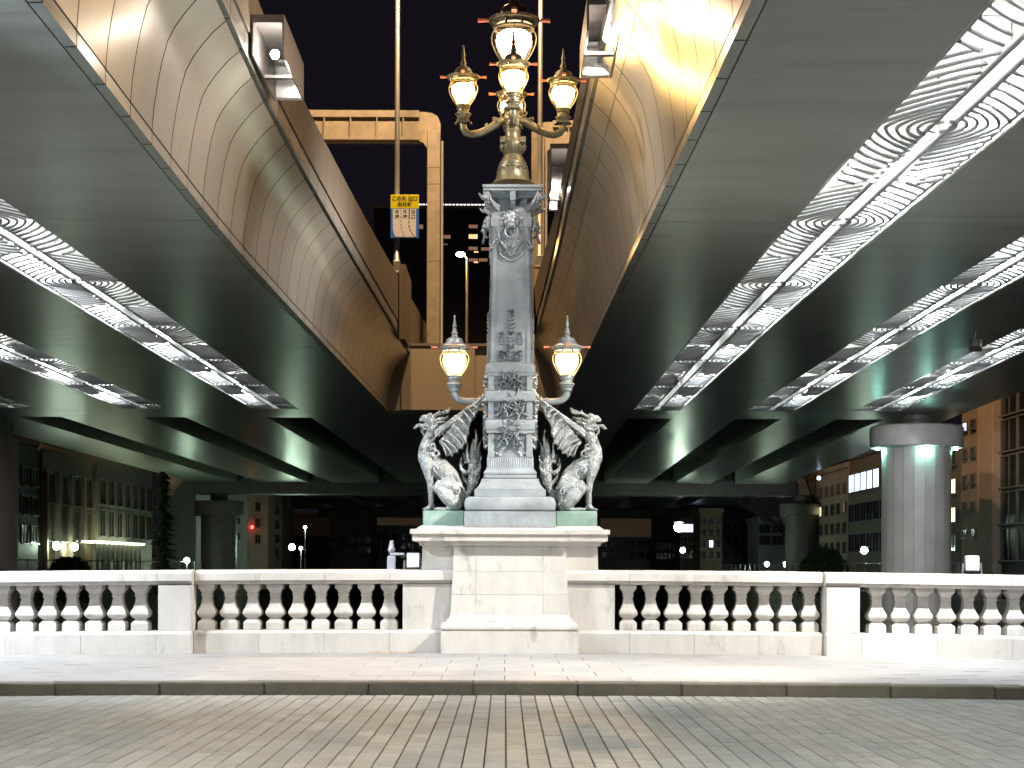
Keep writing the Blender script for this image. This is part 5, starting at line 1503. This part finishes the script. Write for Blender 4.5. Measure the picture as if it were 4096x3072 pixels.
building(680, 699.6, 520, 118, 4, BL_GREY, 'grey building with a bluish lit top storey', 4, 3, 521, 560, frac=(.8, .6), group=GR, lit={(2, k): E_WINB for k in range(0, 4)})
# lit canopy
t = empty('lit_canopy', at(122, 562, 62), 'bright strip canopy with glass panels on the left bank', 'canopy')
cxw = -17.7; ya, yb = cxw * F / (99.5 - VX), cxw * F / (145 - VX); zc0 = EYE + 21.8 / F * ya; zc1 = EYE + 24 / F * ya
MB().box(cxw - .8, cxw, ya, yb, zc0, zc1, .02).build('fascia', emit('canopy_glow', (.82, 1, .62), 1.3), t)
for k in range(10):
    yy = ya + (yb - ya) * (k + .5) / 10
    MB().box(cxw - .3, cxw - .26, yy - (yb - ya) / 22, yy + (yb - ya) / 22, -.4, zc0 - .02).build('glass_panel', BL_GREY, t)
for k in range(11):
    yy = ya + (yb - ya) * k / 10
    MB().box(cxw - .25, cxw - .16, yy - .05, yy + .05, -.4, zc0 - .01).build('mullion', FRAME, t)
# river wall
for sx, nm, x0_, lab in ((-1, 'L', -16.5, 'dark stone river wall on the left bank'), (1, 'R', 15.1, 'dark stone river wall on the right bank')):
    t = tag(MB().box(min(x0_, x0_ + sx * -.4), max(x0_, x0_ + sx * -.4), 21.6, 400, -5.5, .15, .05).build('river_wall', BL_GREY), lab, 'river wall', 'river walls')

# background lamps (mercury green-white), each on its own post
def blamp(px, py, Y, r, power, label, col=(.62, 1, .66), mat=None, post=True, kind='street_lamp', cat='street lamp'):
    p = at(px, py, Y)
    t = empty(kind, (p[0], p[1], -.4), label, cat, 'lamps along the river')
    MB().ball(p, r, 12).build('bulb', mat or E_GREEN, t, True)
    MB().lathe([(r * 1.1, 0), (r * .9, r * .25), (r * .2, r * .4)], 12, (p[0], p[1], p[2] + r * .98)).build('hood', HOUSING, t)
    if post and px in (300.8, 305): MB().tube([(p[0], p[1] + r * .6, -.4), (p[0], p[1] + r * .6, p[2] + r)], .03, 6).build('post', PIERD, t, True)
    if power: lamp('mercury_light', 'POINT', (p[0], p[1] - r * 1.4, p[2]), power * .028, col, .15, t)
blamp(56.5, 547.4, 64.5, .16, 110, 'left one of two round wall lamps on the brown building'); blamp(74.3, 548.4, 67.5, .16, 110, 'right one of two round wall lamps on the brown building')
blamp(186.7, 561.6, 84, .15, 900, 'starry green-white lamp low beside the conifer')
blamp(291.8, 548, 94, .19, 1400, 'brightest green-white lamp left of the pillar'); blamp(300.8, 549, 97, .10, 60, 'small lamp right beside the brightest left lamp')
blamp(305, 528, 86, .08, 160, 'slim white lamp just under the cross girder at left')
blamp(678.5, 526.5, 86.5, .26, 320, 'glaring lamp cluster under the girder right of the pillar'); blamp(682.8, 549.6, 92, .15, 120, 'post lamp below the glaring lamp cluster')
blamp(766.8, 563.4, 98, .15, 200, 'left one of the twin starry lamps near the far right pier'); blamp(785.6, 563.4, 98, .15, 200, 'right one of the twin starry lamps near the far right pier')
blamp(864.2, 549.2, 68, .15, 130, 'lamp in front of the brown building at right')
blamp(818.5, 477, 76, .10, 0, 'white louvred lamp on a dark post before the beige houses', mat=E_WINB)
p_ = at(252, 528, 100.8)
t = empty('signal_lamp', p_, 'small red lamp on the beige tower', 'lamp'); MB().ball(p_, .12, 8).build('bulb', E_RED, t); MB().box(p_[0] - .1, p_[0] + .1, p_[1] + .05, p_[1] + .19, p_[2] - .1, p_[2] + .1).build('bracket', HOUSING, t)
# light under the far deck at the left, making the green streaks of the ceiling
# small floodlights clamped behind the rail
def small_flood(px, py, Y, label, s=1):
    x, _, z = at(px, py, Y)
    t = empty('small_floodlight', (x, Y, .95), label, 'small floodlight', 'small white floodlights behind the balustrade')
    b = MB(); b.box(x - .09, x + .09, Y - .05, Y + .05, z - .11, z + .10, .015); o = b.build('housing', SIGN_W, t)
    MB().box(x - .07, x + .07, Y - .058, Y - .051, z - .08, z + .07).build('lens', E_WINB, t)
    MB().tube([(x - .12, Y, z), (x - .13, Y, z - .2), (x, Y, z - .28), (x + .13, Y, z - .2), (x + .12, Y, z)], .012, 6).build('yoke', POLE, t)
    MB().tube([(x, Y, z - .28), (x, Y, .2)], .018, 6).build('stalk', POLE, t)
small_flood(972, 561.5, 21.5, 'small white floodlight behind the right balustrade near the frame edge')
small_flood(413.5, 560.5, 21.5, 'small white floodlight box directly left of the pedestal')
t = empty('survey_camera', at(391, 570, 21.5), 'white upright camera device on a stalk left of the pedestal', 'camera')
x, _, z = at(391.5, 560, 21.5)
MB().box(x - .055, x + .055, 21.45, 21.55, .85, z + .05, .01).build('body', SIGN_W, t); MB().box(x - .02, x + .17, 21.46, 21.54, z + .055, z + .09, .01).build('arm', SIGN_W, t); MB().lathe([(.03, 0), (.05, .04), (.03, .1), (.02, .16)], 12, (x, 21.5, z + .095)).build('head', SIGN_W, t)

# ================================================================== PLANTS
def conifer(px0, px1, ptop, pbot, Y, label):
    xc = at((px0 + px1) / 2, 0, Y)[0]; zt = at(0, ptop, Y)[2]; hw = (px1 - px0) / 2 * Y / F
    t = empty('conifer_tree', (xc, Y, -.4), label, 'conifer')
    MB().tube([(xc, Y, -.4), (xc, Y, zt)], [.16, .02], 8).build('trunk', BARK, t)
    b = MB(); r_ = random.Random(3); zb = .3; n = 15
    for k in range(n):
        f = k / (n - 1); z = zb + (zt - zb) * f; rad = hw * (1.05 - .62 * f) * r_.uniform(.8, 1.1)
        m_ = 11
        for j in range(m_):
            a = 2 * PI * j / m_ + r_.uniform(-.4, .4); L = rad * r_.uniform(.5, 1.15); z = zb + (zt - zb) * f + r_.uniform(-.28, .28)
            for q_ in range(16):
                s_ = (q_ + 1) / 16; w = .20 * (1.15 - s_)
                px_, py_, pz_ = xc + L * s_ * math.cos(a), Y + L * s_ * math.sin(a), z - .30 * s_ + .16 * s_ * s_
                for _ in range(2):
                    dx, dy, dz = (r_.uniform(-1, 1) * w for _ in range(3))
                    ex, ey = r_.uniform(-.12, .12), r_.uniform(-.12, .12)
                    b.add([(px_ - .09, py_ + dy, pz_), (px_ + dx, py_ + dy - .09, pz_ - .06), (px_ + ex + .13 * math.cos(a), py_ + ey + .13 * math.sin(a), pz_ - .12 + dz * .4)], [(0, 1, 2)])
    b.build('crown', LEAFD, t)
conifer(150, 178, 476, 566, 74, 'layered dark conifer standing on the left bank')
def bare_tree(px, pbase, ptop, Y, label, seed=2, spread=1.0):
    x = at(px, 0, Y)[0]; H = at(0, ptop, Y)[2]; r_ = random.Random(seed)
    t = empty('bare_tree', (x, Y, -.4), label, 'tree', 'bare winter trees on the right bank')
    b = MB(); tw = MB()
    b.tube([(x, Y, -.4), (x + .1, Y, H * .3), (x + .05, Y, H * .5)], [.22, .17, .13], 8)
    def br(p, d, L, r, dep, m_):
        pts = [p]
        for k in range(3):
            d = (d + Vector((r_.uniform(-.2, .2), r_.uniform(-.2, .2), r_.uniform(-.05, .18)))).normalized(); pts.append(pts[-1] + d * L / 3)
        m_.tube(pts, [r, r * .8, r * .6, r * .45], 4, cap=False)
        if dep:
            for k in range(3 if dep > 1 else 4):
                s_ = r_.choice(pts[1:]); br(s_, (d + Vector((r_.uniform(-.8, .8), r_.uniform(-.8, .8), r_.uniform(-.1, .7)))).normalized(), L * .66, r * .5, dep - 1, tw)
    for k in range(9):
        a = r_.uniform(0, 6.28); br(Vector((x + .05, Y, H * r_.uniform(.3, .5))), Vector((math.cos(a) * spread, math.sin(a) * .6, r_.uniform(.4, 1.1))).normalized(), H * .42, .07, 3, b)
    b.build('trunk', BARK, t); tw.build('crown', BARK, t)
bare_tree(788, 560, 462, 90, 'bare leafless tree arching before the beige houses', 2, 1.4)
def hedge(px0, px1, ptop, Y, label):
    x0, _, zt = at(px0, ptop, Y); x1 = at(px1, 0, Y)[0]; r_ = random.Random(px0)
    t = empty('clipped_shrub', ((x0 + x1) / 2, Y, -.4), label, 'shrub')
    b = MB(); xc, hw = (x0 + x1) / 2, (x1 - x0) / 2
    for _ in range(2600):
        a, c = r_.uniform(-1, 1), r_.random()
        zz = -.3 + (zt + .3) * (c ** .6) * math.sqrt(max(0, 1 - a * a * .8)); x = xc + a * hw; y = Y + r_.uniform(-.8, .8); s_ = r_.uniform(.05, .12)
        b.add([(x - s_, y, zz), (x + s_ * .7, y + r_.uniform(-s_, s_), zz + r_.uniform(-s_, s_)), (x + r_.uniform(-s_, s_), y - s_, zz + s_)], [(0, 1, 2)])
    b.build('foliage', LEAFD, t)
hedge(800, 848, 547, 73, 'dark rounded shrub in front of the beige houses')
hedge(48, 92, 560, 56, 'low planting in front of the brown building')
# leaves blown against the plinth
b = MB(); r_ = random.Random(9)
for _ in range(120):
    x = r_.choice((r_.uniform(-1.7, -1.15), r_.uniform(-3.4, -1.3), r_.uniform(1.2, 5.2), r_.uniform(-1.35, -1.15))); y = YB - .05 - r_.random() ** 2 * .14; a = r_.uniform(0, 6); s_ = r_.uniform(.008, .018)
    if -4.3 > x: continue
    b.add([(x + s_ * math.cos(a), y + s_ * math.sin(a), .006), (x - s_ * math.sin(a), y + s_ * math.cos(a), .012), (x - s_ * math.cos(a), y - s_ * math.sin(a), .006), (x + s_ * math.sin(a), y - s_ * math.cos(a), .003)], [(0, 1, 2, 3)])
tag(b.build('fallen_leaves', YELLOWLEAF), 'small yellow leaves blown against the foot of the balustrade', kind='stuff')
# ================================================================== LIGHTS OF THE PLACE AND ADDED FILL LIGHTS
# floodlights fixed under the decks on the viewer's side of the bridge
def deck_flood(x, y, z, target, power, col, spot=70, size=.10, label='', zbr=None):
    t = empty('deck_floodlight', (x, y, z), label, 'floodlight', 'floodlights fixed under the decks')
    d = (Vector(target) - Vector((x, y, z))).normalized()
    rot = d.to_track_quat('-Z', 'Y').to_matrix().to_4x4()
    b = MB(); b.rect([(.07, .07, .07, .22), (.11, .11, .11, .05), (.13, .13, .13, 0.005)]); me = b.mesh('housing'); me.transform(Matrix.Translation((x, y, z)) @ rot)
    put('housing', me, HOUSING, t)
    MB().tube([(x, y, z + .12), (x, y, zbr if zbr else S(y) + .02)], .02, 6).build('bracket', POLE, t)
    lamp('flood_beam', 'SPOT', Vector((x, y, z)) - d * -.02, power, col, size, t, target, spot)
P_TARGET = (0.1, 20.4, 2.2)
def slot_flood(nm, si, Y, dx, target, power, col, spot, label):
    x = X_('%s%db' % (nm, si), Y) + dx
    deck_flood(x, Y, S(Y) + .16, target, power, col, spot, .05, label, S(Y) + 1.1)
slot_flood('R', 1, 17.6, -.30, (1.2, 20.0, .9), 1900, (1.0, .93, .84), 110, 'floodlight in the right ceiling slot lighting the pedestal')
slot_flood('L', 1, 17.6, .30, (-3.0, 20.0, .5), 1750, (.82, .90, 1.0), 110, 'floodlight in the left ceiling slot lighting the balustrade')
slot_flood('R', 2, 17.6, -.30, (7.0, 20.0, .5), 1000, (.88, .94, 1.0), 110, 'floodlight in the second right slot lighting the right balustrade')
slot_flood('L', 2, 17.8, .30, (-8.0, 20.0, .5), 1000, (.88, .94, 1.0), 110, 'floodlight in the second left slot lighting the left balustrade')
deck_flood(-5.2, 9.5, S(9) - .3, (.0, 20.6, 4.4), 620, (.78, .89, 1.0), 30, .07, 'floodlight under the left deck lighting the bronze shaft')
deck_flood(5.6, 9.0, S(9) - .3, (0.3, 20.4, 1.4), 350, (1.0, .90, .80), 50, .07, 'floodlight under the right deck lighting the pedestal')
slot_flood('R', 1, 3.0, -.30, (1.0, 10.0, 0), 1700, (1.0, .97, .92), 56, 'added fill floodlight in the right ceiling slot over the near roadway')  # added pair, out of view: front fill for road and kerb
slot_flood('L', 1, 3.0, .30, (-1.5, 10.0, 0), 1700, (.92, .96, 1.0), 56, 'added fill floodlight in the left ceiling slot over the near roadway')
for t_, x_, s_ in ((pl_, xp, -1), (pr_, xr, 1)):
    lamp('sodium_light', 'POINT', (x_, 40.9, zbase + 13.7), 3300, (1, .63, .32), .2, t_)
deck_flood(9.1, 31.0, S(31) - .25, (12.3, 47.0, 3.2), 900, (.95, .98, 1.0), 30, .07, 'added floodlight under the right deck to brighten the round pier')  # extra lamp, put in only to brighten the pier
# railings along both banks
for s_, nm_, lab_ in ((-1, 'L', 'grey railing along the left river wall'), (1, 'R', 'grey railing along the right river wall')):
    t = empty('bank_railing', (s_ * 16.7 if s_ < 0 else 15.3, 80, .15), lab_, 'railing', 'railings along the river walls')
    xx = -16.7 if s_ < 0 else 15.3
    for z_ in (.45, .85, 1.25): MB().tube([(xx, 50, z_), (xx, 125, z_)], .025, 6).build('rail', POLE, t)
    pm = MB().box(-.03, .03, -.03, .03, .12, 1.29).mesh('railing_post')
    for k in range(38):
        o = put('railing_post', pm, POLE, t); o.location = (xx, 50 + k * 2.0, 0)
